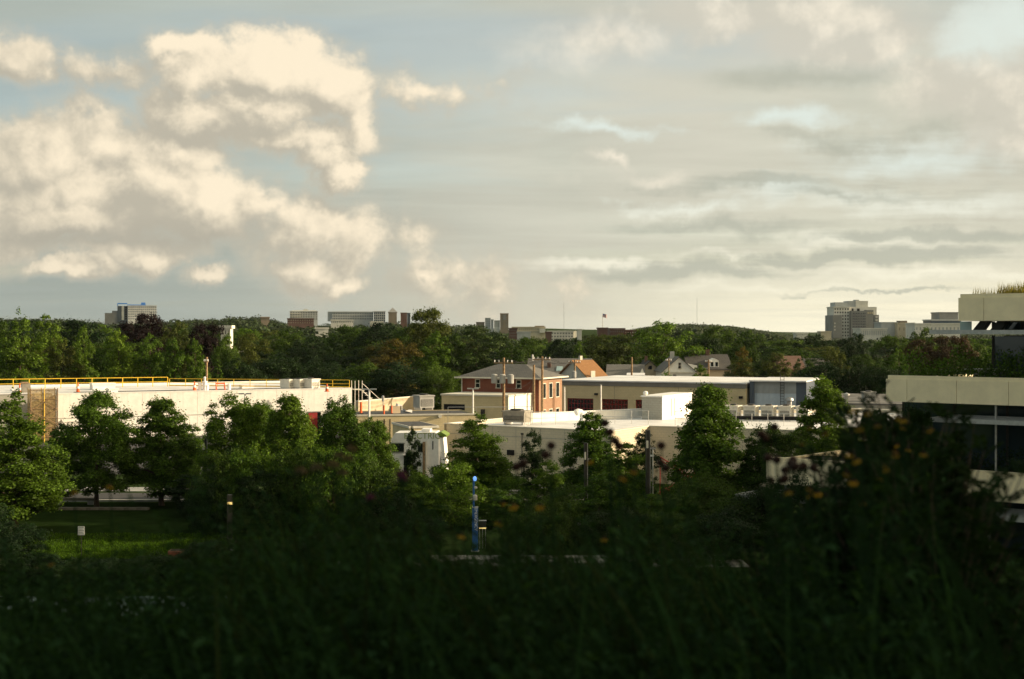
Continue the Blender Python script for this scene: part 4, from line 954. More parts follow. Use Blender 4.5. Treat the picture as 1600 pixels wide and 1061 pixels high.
# ------------------------------------------------------------------ utility poles, wires and lamps
TOPS = {}
def upole(px, ytop, d, label, arms=1, tr=0, arm_px=28, armz=.5, r=.16):
    zt = Z_at(ytop, d); o = thing('utility_pole', label, 'utility pole', (X_at(px, d), d, 0), -.3, 'wooden utility poles')
    MB().tube([(0, 0, 0), (0, 0, zt * .5), (.02, 0, zt)], [r * 1.2, r, r * .75], 8).obj('pole', M['wood'], o)
    half = arm_px / F * d / 2; ends = []
    for k in range(arms):
        z = zt - armz - k * .9
        a = MB().box(-half, half, -.14 - r * .6, -.02 - r * .6, z - .06, z + .06).obj('crossarm', M['wood'], o)
        for x in (-half * .9, -half * .45, half * .45, half * .9):
            MB().lathe([(.03, 0), (.07, .06), (.05, .14), (.08, .18), (.03, .26)], (x, -.17, z + .06), 6).obj('insulator', M['white'], a)
            if k == 0: ends.append(Vector((o.location.x + x * math.cos(-.3), d + x * math.sin(-.3) - .17, z + .3)))
    for k in range(tr):
        x = (k - (tr - 1) / 2) * .92; z = Z_at(599, d) if tr > 1 else zt - 2.6
        MB().lathe([(.30, 0), (.34, .05), (.34, .85), (.36, .9), (.2, 1.0), (.06, 1.02)], (x, -.42, z), 12).obj('transformer', M['concrete_grey'], o)
    TOPS[px] = ends; return o
upole(787, 559, 153, 'wooden utility pole with three grey transformers before the brick house', 1, 3, 31, .55)
upole(834, 570, 157, 'bare wooden pole without a crossarm at the corner of the brick house', 0, 0)
upole(847, 557, 160, 'tall wooden pole with one long crossarm between brick house and garage', 1, 0, 28, .35)
upole(898, 562, 205, 'wooden pole with one grey transformer above the garage roof', 1, 1, 20, .45)
upole(987, 558, 210, 'plain wooden pole behind the garage beside the flat white shed', 0, 0)
upole(323, 558, 188, 'leaning wooden pole with a short arm behind the warehouse roof', 1, 0, 8, .6)
upole(1107, 562, 228, 'wooden pole beside the white dormer', 1, 0, 10, .4)
upole(1045, 560, 229, 'thin pole standing left of the white gable house', 1, 0, 9, .4, .1)
def wire(a, b, sag, label, grp='overhead wires'):
    pts = [a.lerp(b, t) - Vector((0, 0, sag * 4 * t * (1 - t))) for t in np.linspace(0, 1, 9)]
    o = MB().tube([p_ - a for p_ in pts], .022, 4).obj('overhead_wire', M['black'], None, loc=a)
    set_tags(o, label, 'wire', grp)
for k in (0, 1, 2, 3):
    wire(TOPS[787][k], TOPS[847][k], .5, 'overhead wire strung between the transformer pole and the tall crossarm pole')
    wire(TOPS[847][k], TOPS[898][k], .6, 'overhead wire strung from the tall crossarm pole towards the single transformer pole')
def pole_pt(px, py, d): return P(px, py, d)
wire(P(834, 592, 157), P(789, 606, 153), .5, 'sagging low wire from the bare pole to the transformer pole')
wire(P(834, 596, 157), P(818, 617, 155), .2, 'service wire from the bare pole down to the annex roof')
def tlamp(px, ytop, d, label, arm=22, double=True):
    zt = Z_at(ytop, d); o = thing('parking_lamp', label, 'street lamp', (X_at(px, d), d, 0), 0, 'tall parking lot lamps')
    MB().tube([(0, 0, .5), (0, 0, zt)], [.11, .08], 8).obj('pole', M['white'], o); MB().lathe([(.25, 0), (.25, .5), (.2, .52)], n=10).obj('base', M['concrete_grey'], o)
    h = arm / F * d / 2
    for s_ in ((-1, 1) if double else (1,)):
        MB().box(min(.1 * s_, h * s_), max(.1 * s_, h * s_), -.14, .14, zt - .07, zt + .05).obj('lamp_head', M['galv'], o)
    return o
tlamp(577, 608, 128, 'pale lamp post with two arms beside the dark roof')
tlamp(739, 607, 148, 'pale lamp post with two short arms before the annex', 18)
tlamp(882, 604, 165, 'plain pale lamp post left of the red garage doors', 3)
tlamp(939, 601, 165, 'plain pale lamp post between the red garage doors', 3)
tlamp(383, 615, 140, 'pale lamp post with two arms before the white warehouse wall', 20)
def column_lamp(px, ytop, d, label, fix=None, lit=False, wpx=7):
    zt = Z_at(ytop, d); w = wpx / F * d / 2; o = thing('column_lamp', label, 'street lamp', (X_at(px, d), d, 0), .25, 'square column lamps in the park')
    if lit:
        zl = zt - .38
        MB().box(-w, w, -w, w, 0, zl - .14).obj('column', M['dark'], o)
        MB().box(-w * .92, w * .92, -w * .92, w * .92, zl - .138, zl - .002).obj('lens', M['lamp_warm'], o); MB().box(-w, w, -w, w, zl, zt).obj('cap', M['dark'], o)
    else:
        MB().box(-w, w, -w, w, 0, zt).obj('column', M['dark'], o)
        MB().box(w + .002, w + .03, -w * .9, w * .9, .3, zt - .02).obj('lit_edge_strip', M['galv'], o)  # pale strip added to paint the column's sunlit edge
    if fix:
        z = Z_at(fix, d); MB().box(-w * 1.25, -w * .1, -w * 1.5, -w - .002, z - .22, z + .22).obj('fixture', M['trim'], o)
column_lamp(320, 686, 93, 'tall column lamp with a pale side box in front of the dark maple', 697, wpx=6)
column_lamp(359, 773, 77, 'lit column lamp with a glowing band near its top on the lawn edge', None, True, 8)
column_lamp(1012, 672, 84, 'tallest square column lamp with a lit edge before the workshop wall', 694, wpx=5.5)
column_lamp(915, 692, 82, 'dark square column lamp between two lindens', 712, wpx=4.5)
# T lamp near the tall one
o = thing('sign_post', 'thin grey post with a short crossbar beside the tallest column lamp', 'post', (X_at(1020, 96), 96, 0)); zt = Z_at(699, 96)
MB().tube([(0, 0, 0), (0, 0, zt)], .06, 6).obj('pole', M['galv'], o); MB().box(-.22, .22, -.05, .05, zt - .12, zt - .02).obj('crossbar', M['galv'], o); MB().box(-.32, .06, -.06, .06, zt - .62, zt - .5).obj('camera_arm', M['white'], o)
# emergency call tower
d = 77; o = thing('emergency_phone', 'slim blue emergency call tower with a glowing blue beacon', 'emergency phone', (X_at(742.5, d), d, 0), 0)
zb = Z_at(793, d); ztop = Z_at(745, d); w = .155
MB().box(-w, w, -w, w, 0.05, zb).obj('tower', M['steel_blue'], o); part_box('plinth', 'concrete_grey', o, -.22, .22, -.22, .22, 0, .05)
part_box('cap', 'galv', o, -w - .01, w + .01, -w - .01, w + .01, zb + .001, zb + .04)
MB().tube([(-.08, 0, zb + .04), (-.08, 0, ztop - .1)], .055, 8).obj('mast', M['steel_blue'], o)
MB().lathe([(.07, 0), (.10, .06), (.10, .16), (.07, .22), (.02, .25)], (-.02, 0, ztop - .22), 10).obj('beacon', M['lamp_blue'], o)
MB().lathe([(.10, 0), (.10, .07), (.04, .1)], (.02, 0, ztop - .62), 10).obj('dome_camera', M['concrete_grey'], o)
zc = Z_at(777, d); MB().lathe([(.12, -.15), (.13, .08), (.08, .15)], (-.01, -.05, zc), 10).obj('speaker', M['concrete_grey'], o)
text_part('EMERGENCY', .22, o, (.04, -w - .006, (zb + Z_at(828, d)) / 2), (math.radians(90), math.radians(90), 0), 'letter_white')
# bollard lamp beside
d = 78; o = thing('path_light', 'low path light with glowing edge right of the blue call tower', 'path light', (X_at(754, d), d, 0)); zt = Z_at(813, d)
for x in (-.16, .16): MB().box(x - .02, x + .02, -.02, .02, 0, zt - .45).obj('leg', M['galv'], o)
part_box('leg_mid', 'galv', o, -.02, .02, -.02, .02, 0, zt - .45)
part_box('lens', 'lamp_warm', o, -.19, .19, -.1, .1, zt - .448, zt - .38); part_box('hood', 'dark', o, -.19, .19, -.12, .12, zt - .378, zt - .03); part_box('hood_cap', 'galv', o, -.21, .21, -.14, .14, zt - .028, zt)
# lawn sign
d = 74.6; o = thing('lawn_sign', 'white notice board with lines of print on a thin post by the lawn', 'sign', (X_at(127, d), d, 0), .05); z0, z1 = Z_at(836, d), Z_at(822.5, d); w = .17
MB().tube([(0, .03, 0), (0, .03, z0 + .3)], .022, 6).obj('post', M['dark'], o); pl = part_box('board', 'white', o, -w, w, -.015, .004, z0, z1)
for k in range(5): zz = z0 + .05 + k * .085; part_box('print_line', 'text_grey', o, -w + .04, w - .04 - .05 * (k % 2), -.019, -.0152, zz, zz + .028)
# little white notice among the stems
d = 80; o = thing('plant_label', 'tiny white notice low between the dark column lamp and shrubs', 'sign', (X_at(905, d), d, 0)); z0, z1 = Z_at(822, d), Z_at(812, d)
MB().tube([(0, 0, 0), (0, 0, z0 + .05)], .02, 5).obj('post', M['dark'], o); part_box('board', 'white', o, -.1, .1, -.03, -.021, z0, z1)
# low walls, bench and blocks at the lawn
o = thing('garden_wall', 'long low stone edge wall behind the lit lawn strip', 'wall', (X_at(55, 94.5), 94.5, 0)); Lw = (232 - 55) / F * 94.5
n = 9
stone = MB().box(.01, Lw / n - .01, 0, .4, 0, .16).mesh('stone')
for k in range(n): link_mesh('stone', stone, M['edging'], o, (k * Lw / n, 0, 0))
o = thing('long_bench', 'pale concrete bench block on the kerb under the maples', 'bench', (X_at(80, 97.3), 97.3, 0)); w = (150 - 80) / F * 97.3
part_box('seat', 'edging', o, 0, w, 0, .5, .3, .46); part_box('support', 'paving', o, .2, .6, .05, .45, 0, .299); part_box('support', 'paving', o, w - .6, w - .2, .05, .45, 0, .299)
o = thing('concrete_block', 'small pale concrete block seat at the foot of the lit column lamp', 'seat', (X_at(369, 77), 77, 0), -.3); part_box('block', 'paving', o, -.22, .22, -.2, .2, 0.05, .5); part_box('foot', 'dark', o, -.16, .16, -.14, .14, 0, .05)
o = thing('brick_planter', 'low dark red planter at the corner of the lit lawn', 'planter', (X_at(286, 74.5), 74.5, 0)); part_box('planter_wall', 'brick', o, -.7, .7, -.4, .4, 0, .45); part_box('soil', 'soil', o, -.6, .6, -.3, .3, .451, .47)
# red stair by the workshop
d = 103; o = thing('red_stair', 'red steel stair with handrails at the workshop wall behind the tallest column lamp', 'stair', (X_at(1023, d), d, 0), -.3)
za, zb_ = Z_at(752, d), Z_at(726, d)
for k in range(7): part_box('tread', 'red', o, .3 + k * .36, .66 + k * .36, 0, 1.0, .2 + k * .22, .25 + k * .22)
for y in (-.03, 1.03): MB().tube([(.2, y, 1.15 + 7 * .22), (3.0, y, 1.0)], .045, 6).obj('handrail', M['red'], o); MB().tube([(.25, y, .1), (2.9, y, 1.75)], .06, 6).obj('stringer', M['red'], o)
for x in (.4, 1.6, 2.8): MB().tube([(x, -.03, 0), (x, -.03, 2.3 - .35 * x)], .035, 6).obj('post', M['red'], o)
# service truck
d = 104; zt = Z_at(675.5, d); x0 = X_at(611, d); o = thing('service_truck', 'white service truck with dark square windows and green ELECTRIC lettering', 'truck', (x0, d, 0), -.06)
W = (686 - 611) / F * d; zb = .7
hb = [(0.0, zb), (W, zb), (W, zt - .25), (W - .25, zt), (.3, zt - .05), (0, zt - .5)]
MB().prism(hb, 0, 2.4).obj('body', M['white'], o)
wy1, wy0 = Z_at(693, d), Z_at(706, d)
for a, b in ((611.5, 631.5), (653, 661)):
    xa, xb = X_at(a, d) - x0, X_at(b, d) - x0; MB().box(xa, xb, -.03, -.002, wy0, wy1).obj('window', M['glass'], o)
    f = MB(); f.box(xa - .06, xb + .06, -.045, -.004, wy1 + .001, wy1 + .07); f.box(xa - .06, xb + .06, -.045, -.004, wy0 - .07, wy0 - .001); f.obj('window_frame', M['galv'], o)
xa, xb = X_at(631, d) - x0, X_at(639, d) - x0; dr = MB().box(xa, xb, -.02, -.002, zb, Z_at(711, d)).obj('door', M['glass'], o); MB().box(xb - .12, xb - .06, -.08, -.021, 1.6, 1.9).obj('handle', M['galv'], dr)
part_box('door_awning', 'white', o, xa - .05, xb + .1, -.5, -.002, Z_at(711, d) + .02, Z_at(710, d) + .05)
xa, xb = X_at(676, d) - x0, X_at(677.5, d) - x0; part_box('side_slot', 'black', o, xa, xb, -.02, -.002, Z_at(702, d), Z_at(689, d))
xa, xb = X_at(661, d) - x0, X_at(665, d) - x0; part_box('pillar', 'wood', o, xa, xb, -.12, -.002, .8, Z_at(690, d)); part_box('grab_rail', 'trim', o, xb + .02, xb + .1, -.14, -.06, .8, Z_at(689, d))
text_part('ELECTRIC', .62, o, (X_at(660, d) - x0, -.012, Z_at(681.2, d)), (math.radians(90), 0, 0), 'letter_green')
xa, xb = X_at(682, d) - x0, X_at(697, d) - x0; zz = Z_at(676.5, d)
cab = MB().prism([(W + .004, zb), (xb - .1, zb), (xb, 1.9), (xb - .2, Z_at(684, d)), (W + .004, Z_at(683, d))], .1, 2.3).obj('cab', M['white'], o)
MB().prism([(W - .1, zz + .002), (W + .15, zz + .08), (xb + .05, Z_at(680, d)), (xb + .02, Z_at(682.5, d)), (W - .1, Z_at(680.5, d))], .05, 2.35).obj('roof_fairing', M['green_decal'], o)
MB().prism([(W + .1, 2.0), (xb - .35, 2.0), (xb - .4, 2.7), (W + .1, 2.75)], .07, .098).obj('cab_window', M['glass'], o)
for k in range(3): xx = .4 + k * .8; part_box('locker', 'galv', o, xx - .3, xx + .3, -.02, -.002, zb + .1, 1.6)
part_box('roof_box', 'white', o, W * .62, W * .8, .5, 1.8, zt + .002, zt + .2)
for xx in (.7, W - .5):
    for y in (.12, 2.28):
        mb = MB(); wv = [(xx + .42 * math.cos(t), .42 + .42 * math.sin(t)) for t in np.linspace(0, 2 * math.pi, 17)[:-1]]; mb.prism(wv, y - .12, y + .12); wheel = mb.obj('wheel', M['black'], o)
        mb = MB(); wv = [(xx + .22 * math.cos(t), .42 + .22 * math.sin(t)) for t in np.linspace(0, 2 * math.pi, 13)[:-1]]; mb.prism(wv, y - .125, y - .1205); mb.obj('rim', M['galv'], wheel)
part_box('axle', 'dark', o, .6, W - .4, .3, 2.1, .32, .69)
# chain link fence before the workshop
fa, fb = P(788, 754, 100), P(850, 757, 98); fa.z = fb.z = 0
fo = thing('fence', 'dark wire fence with thin posts at the foot of the workshop wall', 'fence', fa, math.atan2(fb.y - fa.y, fb.x - fa.x)); Lf = (fb - fa).length; hf = Z_at(745, 99)
for k in range(3): MB().tube([(Lf * k / 2, 0, 0), (Lf * k / 2, 0, hf + (1.2 if k == 1 else 0))], .05, 6).obj('post', M['dark'], fo)
MB().tube([(0, 0, hf), (Lf, 0, hf)], .035, 5).obj('rail', M['dark'], fo)
mb = MB()
for k in range(18): x = Lf * k / 18; mb.tube([(x, 0, .05), (x + .2, 0, hf)], .008, 3); mb.tube([(x + .2, 0, .05), (x, 0, hf)], .008, 3)
mb.obj('wire_mesh', M['dark'], fo, 'stuff')

# ------------------------------------------------------------------ the terraced building on the right
tb = thing('terraced_building', 'terraced modern building with stacked cream parapets and planted decks', 'building', (20.5, 78.0, 0), math.atan2(-.64, .77))
bpy.context.view_layer.update()
LEN = 46.0; DEP = 15.0
lev = [dict(x0=loc_x(tb, 1497), top=13.88, bot=12.46, j=loc_x(tb, 1537)), dict(x0=0.0, top=9.50, bot=8.07, j=loc_x(tb, 1417)), dict(x0=loc_x(tb, 1197), top=4.60, bot=3.05, j=None)]
pw_t = 2.78
for k, lv in enumerate(lev):
    x0 = lv['x0']; j = lv['j'] if lv['j'] is not None else x0 + 2.0
    xs = [x0]; x = j
    while x < LEN: xs.append(x); x += pw_t if k else 3.9
    xs.append(LEN)
    for a, b in zip(xs[:-1], xs[1:]):
        if b - a < .1: continue
        MB().box(a + .012, b - .012, 0, .22, lv['bot'], lv['top'] - .2).obj('parapet_panel', M['concrete'], tb)
    MB().box(x0 + .10, LEN, .05, .30, lv['top'] - .198, lv['top']).obj('parapet_cap', M['concrete'], tb)
    MB().box(x0 + .02, x0 + .22, .222, DEP, lv['bot'], lv['top'] - .2).obj('side_parapet', M['concrete'], tb)
    MB().box(x0 + .05, LEN, .225, DEP, lv['bot'] - .0 + .05, lv['top'] - .75).obj('deck_slab', M['concrete_grey'], tb)
    MB().box(x0 + .3, LEN, .32, DEP * .4, lv['top'] - .745, lv['top'] - .3).obj('planting_bed', M['soil'], tb)
def canopy(x0, z, y0=-1.2, y1=2.4, t=.22):
    c = MB(); c.box(x0, LEN, y0, y0 + .16, z - t, z); c.box(x0, LEN, y1 - .16, y1, z - t, z); c.box(x0, x0 + .2, y0 + .16, y1 - .16, z - t, z); o = c.obj('canopy', M['galv'], tb)
    n = 9
    for i in range(1, n): y = y0 + (y1 - y0) * i / n; MB().box(x0 + .2, LEN, y - .05, y + .05, z - t * .7, z - t * .25).obj('canopy_slat', M['galv'], o)
    return o
canopy(loc_x(tb, 1452, -1.2), Z_at(515.5, 77)); canopy(loc_x(tb, 1452, -1.0), 7.35); canopy(loc_x(tb, 1148, -1.2), 2.45)
# middle storeys: glass walls set back, mullions, columns
def storey(x0, y0, z0, z1, gap, glassm='glass_sky', slab=True):
    part_box('core', 'black', tb, x0 + .4, LEN, y0 + .5, DEP - .3, z0, z1)
    x = x0; i = 0
    while x < LEN:
        b = min(x + gap, LEN); MB().box(x + .05, b - .05, y0, y0 + .04, z0 + .05, z1 - .05).obj('glass_pane', M[glassm], tb); MB().box(x - .06, x + .05, y0 - .08, y0 + .12, z0, z1).obj('mullion', M['dark'], tb); x = b; i += 1
    part_box('end_glass', glassm, tb, x0 - .02, x0 + .02, y0 + .15, DEP - .3, z0 + .05, z1 - .05)
storey(loc_x(tb, 1552, 3.5), 3.5, 8.76, 11.68, 3.1)
storey(loc_x(tb, 1552, 3.0), 3.0, 11.97, 12.44, 1.6)
storey(loc_x(tb, 1412, 4.0), 4.0, 3.86, 8.05, 3.0)
storey(loc_x(tb, 1290, 4.0), 4.0, 0, 3.05, 3.0)
for px in (1518, 1545):
    x = loc_x(tb, px, 1.2); MB().prism([(x, 11.9), (x + .55, 11.9), (x + .95, 12.45), (x + .45, 12.45)], 1.2, 1.7).obj('slanted_column', M['dark'], tb)
MB().box(loc_x(tb, 1500, 1.0), loc_x(tb, 1518, 1.0), 1.0, 1.03, 11.9, 12.44).obj('glass_balustrade', M['glass_pale'], tb)
x = loc_x(tb, 1556, .6); MB().tube([(x, .6, 4.0), (x, .6, 8.05)], .06, 8).obj('column', M['galv'], tb)
x = loc_x(tb, 1545, 1.6); MB().tube([(x, 1.6, 0), (x, 1.6, 3.05)], .12, 8).obj('column', M['concrete_grey'], tb); x = loc_x(tb, 1228, 1.6); MB().tube([(x, 1.6, 0), (x, 1.6, 3.05)], .12, 8).obj('column', M['concrete_grey'], tb)
for k, (z0, z1) in enumerate(((13.14, 17.0),)):
    part_box('added_shade_block', 'concrete_grey', tb, 16, LEN, 6, DEP, z0, z1)  # unseen roof block, added to cast shade over the foreground
# counter on the second deck
o = thing('deck_counter', 'cream counter with a bright top on the planted deck of the terraced building', 'counter', tb.matrix_basis @ Vector((loc_x(tb, 1521, 2.2), 2.2, 8.76)), tb.rotation_euler.z)
w = 1.15; part_box('front', 'hvac', o, 0, w, 0, .5, 0, 1.05); part_box('top', 'white', o, -.5, w + .5, -.1, .6, 1.052, 1.12)
# hedge plants and grass on the decks
def deck_plants(name, label, x0, x1, y0, y1, z, h, n, leafm, seed, blade=False):
    rng = np.random.default_rng(seed)
    x = rng.uniform(x0, x1, n); y = rng.uniform(y0, y1, n); hh = h * rng.uniform(.25, 1.0, n) * (1 + .25 * np.sin(x * 2.1) + .2 * np.sin(x * 5.3 + 1))
    if blade:
        c = np.stack([x, y, z + hh * .5], 1); al = np.stack([rng.normal(0, .16, n), rng.normal(0, .1, n), np.ones(n)], 1)
        nr = np.stack([rng.normal(0, .4, n), -np.ones(n), np.zeros(n)], 1); me = leaf_quads(name, c, nr, hh, rng, .03, al)
    else:
        c = np.stack([x, y, z + hh], 1); me = leaf_quads(name, c, rng.normal(size=(n, 3)) + np.array([0, -.3, .5]), rng.uniform(.08, .2, n), rng)
    o = link_mesh(name, me, L[leafm], None, tb.location, tuple(tb.rotation_euler)); set_tags(o, label, 'planting', kind='stuff'); return o
deck_plants('roof_grass', 'tall dry yellow grass on the top roof edge', loc_x(tb, 1512), LEN, .5, 3.2, 13.2, 1.15, 22000, 'sedge', 5, True)
deck_plants('deck_planting', 'dense green planting along the second deck', .6, LEN, .4, 2.2, 8.8, 1.75, 26000, 'linden', 6)
deck_plants('deck_planting', 'dense green planting along the lowest deck', lev[2]['x0'] + 6.5, LEN, .4, 2.0, 3.9, 1.5, 15000, 'dark', 7)

# building whose roof garden the picture is taken from, and an unseen wing added on the sun side to shade the garden
gb = thing('garden_roof_building', 'building carrying the planted roof garden in front', 'building', (0, 0, 0))
ZSOIL = 10.2
part_box('wall', 'concrete_grey', gb, -60, 12.5, -30, 8.6, 0, ZSOIL - .35)
part_box('roof_edge', 'concrete_grey', gb, -60, 12.5, 8.602, 8.8, ZSOIL - .9, ZSOIL - .02)
part_box('added_shade_wing', 'concrete', gb, 12.55, 40, -30, 9.5, 0, 19.5)
part_box('soil', 'soil', gb, -60, 12.5, -30, 8.6, ZSOIL - .348, ZSOIL)
# ------------------------------------------------------------------ far buildings
def fbox(px0, px1, py0, py1, d, dep, name, label, m, cat='building', win=None, winm='glass', rot=0.0, roofm=None, zb=None):
    """plain distant block with real window recesses; win = (columns, rows, width share, height share, margin px)"""
    x0, x1 = X_at(px0, d), X_at(px1, d); zt = Z_at(py0, d); z0 = terrain((x0 + x1) / 2, d) - 1 if zb is None else zb
    if x0 < 0 and d > 500: rot = math.atan(-x0 / d)
    o = thing(name, label, cat, (x0, d, z0), rot); w = x1 - x0; h = zt - z0
    zlow = Z_at(py1, d) - z0; holes = []
    if win:
        nc, nr, ws_, hs_ = win[:4]
        for i in range(nc):
            for k in range(nr):
                cw, ch = w / nc, (h - zlow) / nr; cx, cz = (i + .5) * cw, zlow + (k + .5) * ch
                holes.append((cx - cw * ws_ / 2, cx + cw * ws_ / 2, cz - ch * hs_ / 2, cz + ch * hs_ / 2))
    t = max(.3, d * .0004)
    shell(MB(), 0, w, 0, dep, 0, h, holes, t).obj('wall', M[m], o)
    if holes:
        g = MB(); f = MB()
        for a, b, c, e in holes: g.quad((a, t * .9, c), (b, t * .9, c), (b, t * .9, e), (a, t * .9, e))
        g.obj('window_glass', M[winm], o, 'stuff')
    MB().box(-.3, w + .3, -.3, dep + .3, h + .01, h + .6).obj('roof', M[roofm or m], o)
    return o, w, h
def on(o, d, px0, px1, py0, py1, y0, y1, name, m, kind=None):
    """extra block of a far building from photo columns and rows"""
    z0 = o.location.z; x0 = o.location.x
    return MB().box(X_at(px0, d) - x0, X_at(px1, d) - x0, y0, y1, Z_at(py1, d) - z0, Z_at(py0, d) - z0).obj(name, M[m], o, kind)
# blue-framed tower block, left
d = 1500; o, w, h = fbox(200, 243.5, 478, 500, d, 30, 'tower_block', 'pale far tower block with a blue roof frame on the left skyline', 'far_grey', win=(14, 6, .55, .5), winm='far_bluegrey')
on(o, d, 184, 199.8, 478, 506, 4, 30, 'glass_wing', 'far_bluegrey'); on(o, d, 165, 184, 489, 506, 6, 30, 'low_wing', 'far_dark'); on(o, d, 176, 184, 485.5, 489, 8, 26, 'low_penthouse', 'far_dark')
on(o, d, 184, 199, 473.5, 475.2, 2, 5, 'roof_frame', 'blue_metal'); on(o, d, 184, 185, 475.2, 478, 2, 5, 'frame_post', 'blue_metal'); on(o, d, 199, 227, 475.8, 477.2, 2, 12, 'roof_frame', 'blue_metal'); on(o, d, 220, 226.5, 472.5, 475.6, 4, 14, 'roof_plant', 'blue_metal'); on(o, d, 190.5, 194, 478, 500, 3.5, 3.99, 'pale_strip', 'far_pale')
for k in range(6): on(o, d, 195.5, 198.5, 479.5 + k * 3.5, 481.5 + k * 3.5, 3.3, 3.99, 'bay_window', 'black')
# apartments
d = 1150; o, w, h = fbox(453, 496, 487, 500, d, 25, 'apartment_block', 'far stepped apartment block with dark balconies on the skyline', 'far_grey', win=(11, 4, .62, .6), winm='far_dark')
on(o, d, 456, 494, 485, 487, 3, 22, 'setback_floor', 'far_pale'); on(o, d, 474, 481, 482.6, 485, 6, 16, 'roof_plant', 'far_grey')
for k in range(3): on(o, d, 453, 470, 489.5 + k * 4, 490.3 + k * 4, -1.6, -.05, 'balcony', 'far_pale')
d = 1050; fbox(449, 490, 498.5, 506, d, 18, 'brick_terrace', 'far brick row with regular cream windows below the stepped apartments', 'far_brick', win=(15, 2, .4, .5), winm='far_cream')
d = 1250; o, w, h = fbox(519, 583, 487.8, 500, d, 25, 'apartment_slab', 'long far pale apartment slab with a row of top windows', 'far_grey', win=(24, 3, .5, .55), winm='far_bluegrey'); on(o, d, 512, 518.8, 486.8, 502, 3, 22, 'end_bay', 'far_grey')
o2, w, h = fbox(584, 602, 487.3, 503, d - 8, 25, 'glazed_apartments', 'far glazed end block with a dark window grid beside the long pale slab', 'far_grey', win=(6, 4, .7, .7), winm='far_bluegrey')
d = 1200; o, w, h = fbox(607, 620, 489, 503, d, 12, 'brick_tower', 'far brick tower with a pyramid roof on the skyline', 'far_tan')
MB().add([(-.6, -.6, h + .61), (w + .6, -.6, h + .61), (w + .6, 12.6, h + .61), (-.6, 12.6, h + .61), (w / 2, 6, h + 4.6)], [(0, 1, 4), (1, 2, 4), (2, 3, 4), (3, 0, 4)]).obj('pyramid_roof', M['far_dark'], o)
fbox(626, 636, 489.5, 500, 1210, 12, 'red_block', 'far red brick block right of the pyramid roofed tower', 'far_brick'); fbox(636.3, 641, 490, 499, 1212, 12, 'blue_block', 'far narrow blue glass block at the end of the red block', 'far_bluegrey')
fbox(517, 552, 501, 505, 820, 14, 'pale_hall', 'low far pale hall with a bright roof above the trees', 'far_pale', win=(12, 1, .35, .5), winm='far_dark'); fbox(493, 513, 514, 522, 560, 10, 'white_wall_house', 'low far plain white building half sunk in the trees', 'far_pale'); fbox(578, 598, 503.5, 508, 830, 10, 'pale_roof_house', 'low far pale roofed house below the glazed block', 'far_pale')
fbox(345, 360, 513.5, 525, 262, 2.5, 'white_house', 'white flat-roofed house half hidden behind the copper beech', 'far_pale', win=(3, 1, .3, .5), winm='black'); fbox(352, 372, 547, 556, 300, 8, 'grey_roof_shed', 'low grey shed roof among the trees left of the leaning pole', 'far_grey')
fbox(408, 421, 496.5, 502, 900, 10, 'russet_house', 'far russet house on the wooded ridge', 'far_tan', win=(4, 1, .4, .5), winm='far_dark')
# centre skyline
d = 1400; o, w, h = fbox(781.5, 794.5, 490.5, 512, d, 14, 'stone_tower', 'tall far brown tower with a flat top on the centre skyline', 'far_tan', win=(2, 6, .3, .45), winm='far_dark'); on(o, d, 786, 790.5, 492, 500, -.5, -.02, 'louvre_panel', 'far_dark')
o, w, h = fbox(758, 766.5, 497.5, 511, d + 10, 14, 'square_tower', 'squat far grey tower left of the tall brown one', 'far_grey', win=(3, 4, .4, .4), winm='far_dark'); fbox(767, 771, 500, 511, d + 6, 12, 'slim_block', 'slim far grey block between the two towers', 'far_grey'); fbox(772, 781, 501.5, 511, d + 4, 12, 'stepped_block', 'far stepped pale block against the brown tower', 'far_pale', win=(3, 3, .5, .5), winm='far_dark'); fbox(744, 757, 504, 511, d + 20, 12, 'tan_block', 'low far tan block at the left of the towers', 'far_tan')
d = 900; o, w, h = fbox(800, 852, 512, 521, d, 22, 'institute', 'long far tan institute building with a flat parapet', 'far_cream', win=(16, 2, .4, .45), winm='far_dark'); on(o, d, 836, 851, 509, 512, 4, 18, 'roof_plant', 'far_tan'); on(o, d, 826, 834, 510.4, 512, 4, 14, 'roof_plant', 'far_tan'); on(o, d, 843, 852, 513.5, 520, -2.5, -.02, 'bright_bay', 'far_pale')
fbox(808, 829, 520, 534, 700, 12, 'grey_cube', 'plain pale grey far block below the institute', 'far_grey'); fbox(795, 808, 514, 527, 760, 12, 'dark_brick_block', 'far dark brick block left of the pale grey block', 'far_brick', win=(4, 3, .4, .4), winm='far_dark')
d = 760; o, w, h = fbox(856, 896, 518.5, 533, d, 16, 'window_block', 'white far block with three rows of windows above the round dark tree', 'far_pale', win=(9, 3, .6, .5), winm='far_dark'); on(o, d, 896, 909, 517, 530, 2, 14, 'side_wing', 'far_pale'); fbox(853, 862, 520, 531, d - 20, 10, 'brick_end', 'small far brick block at the left end of the white block', 'far_brick')
MBg = fbox(903, 909, 516, 524, 640, 8, 'white_gable', 'tiny far white gable right of the white block', 'far_pale')
d = 640; o, w, h = fbox(935, 949.5, 513.8, 524, d, 10, 'flag_building', 'square far brick building carrying the flagpole', 'far_brick')
fp = thing('flagpole', 'tall thin flagpole with a waving striped flag above the brick building', 'flagpole', (X_at(942.5, d), d + 4, h + o.location.z + .62)); zp = Z_at(489, d) - fp.location.z
MB().tube([(0, 0, 0), (0, 0, zp)], [.16, .09], 6).obj('pole', M['galv'], fp)
fw, fh = 2.2, 1.6; z_t = zp - .2
def flag_pt(u, v): return (.1 + fw * u * .82, .25 * math.sin(u * 6.0), z_t - fh * (1 - v) - u * u * .75 - .12 * math.sin(u * 5))
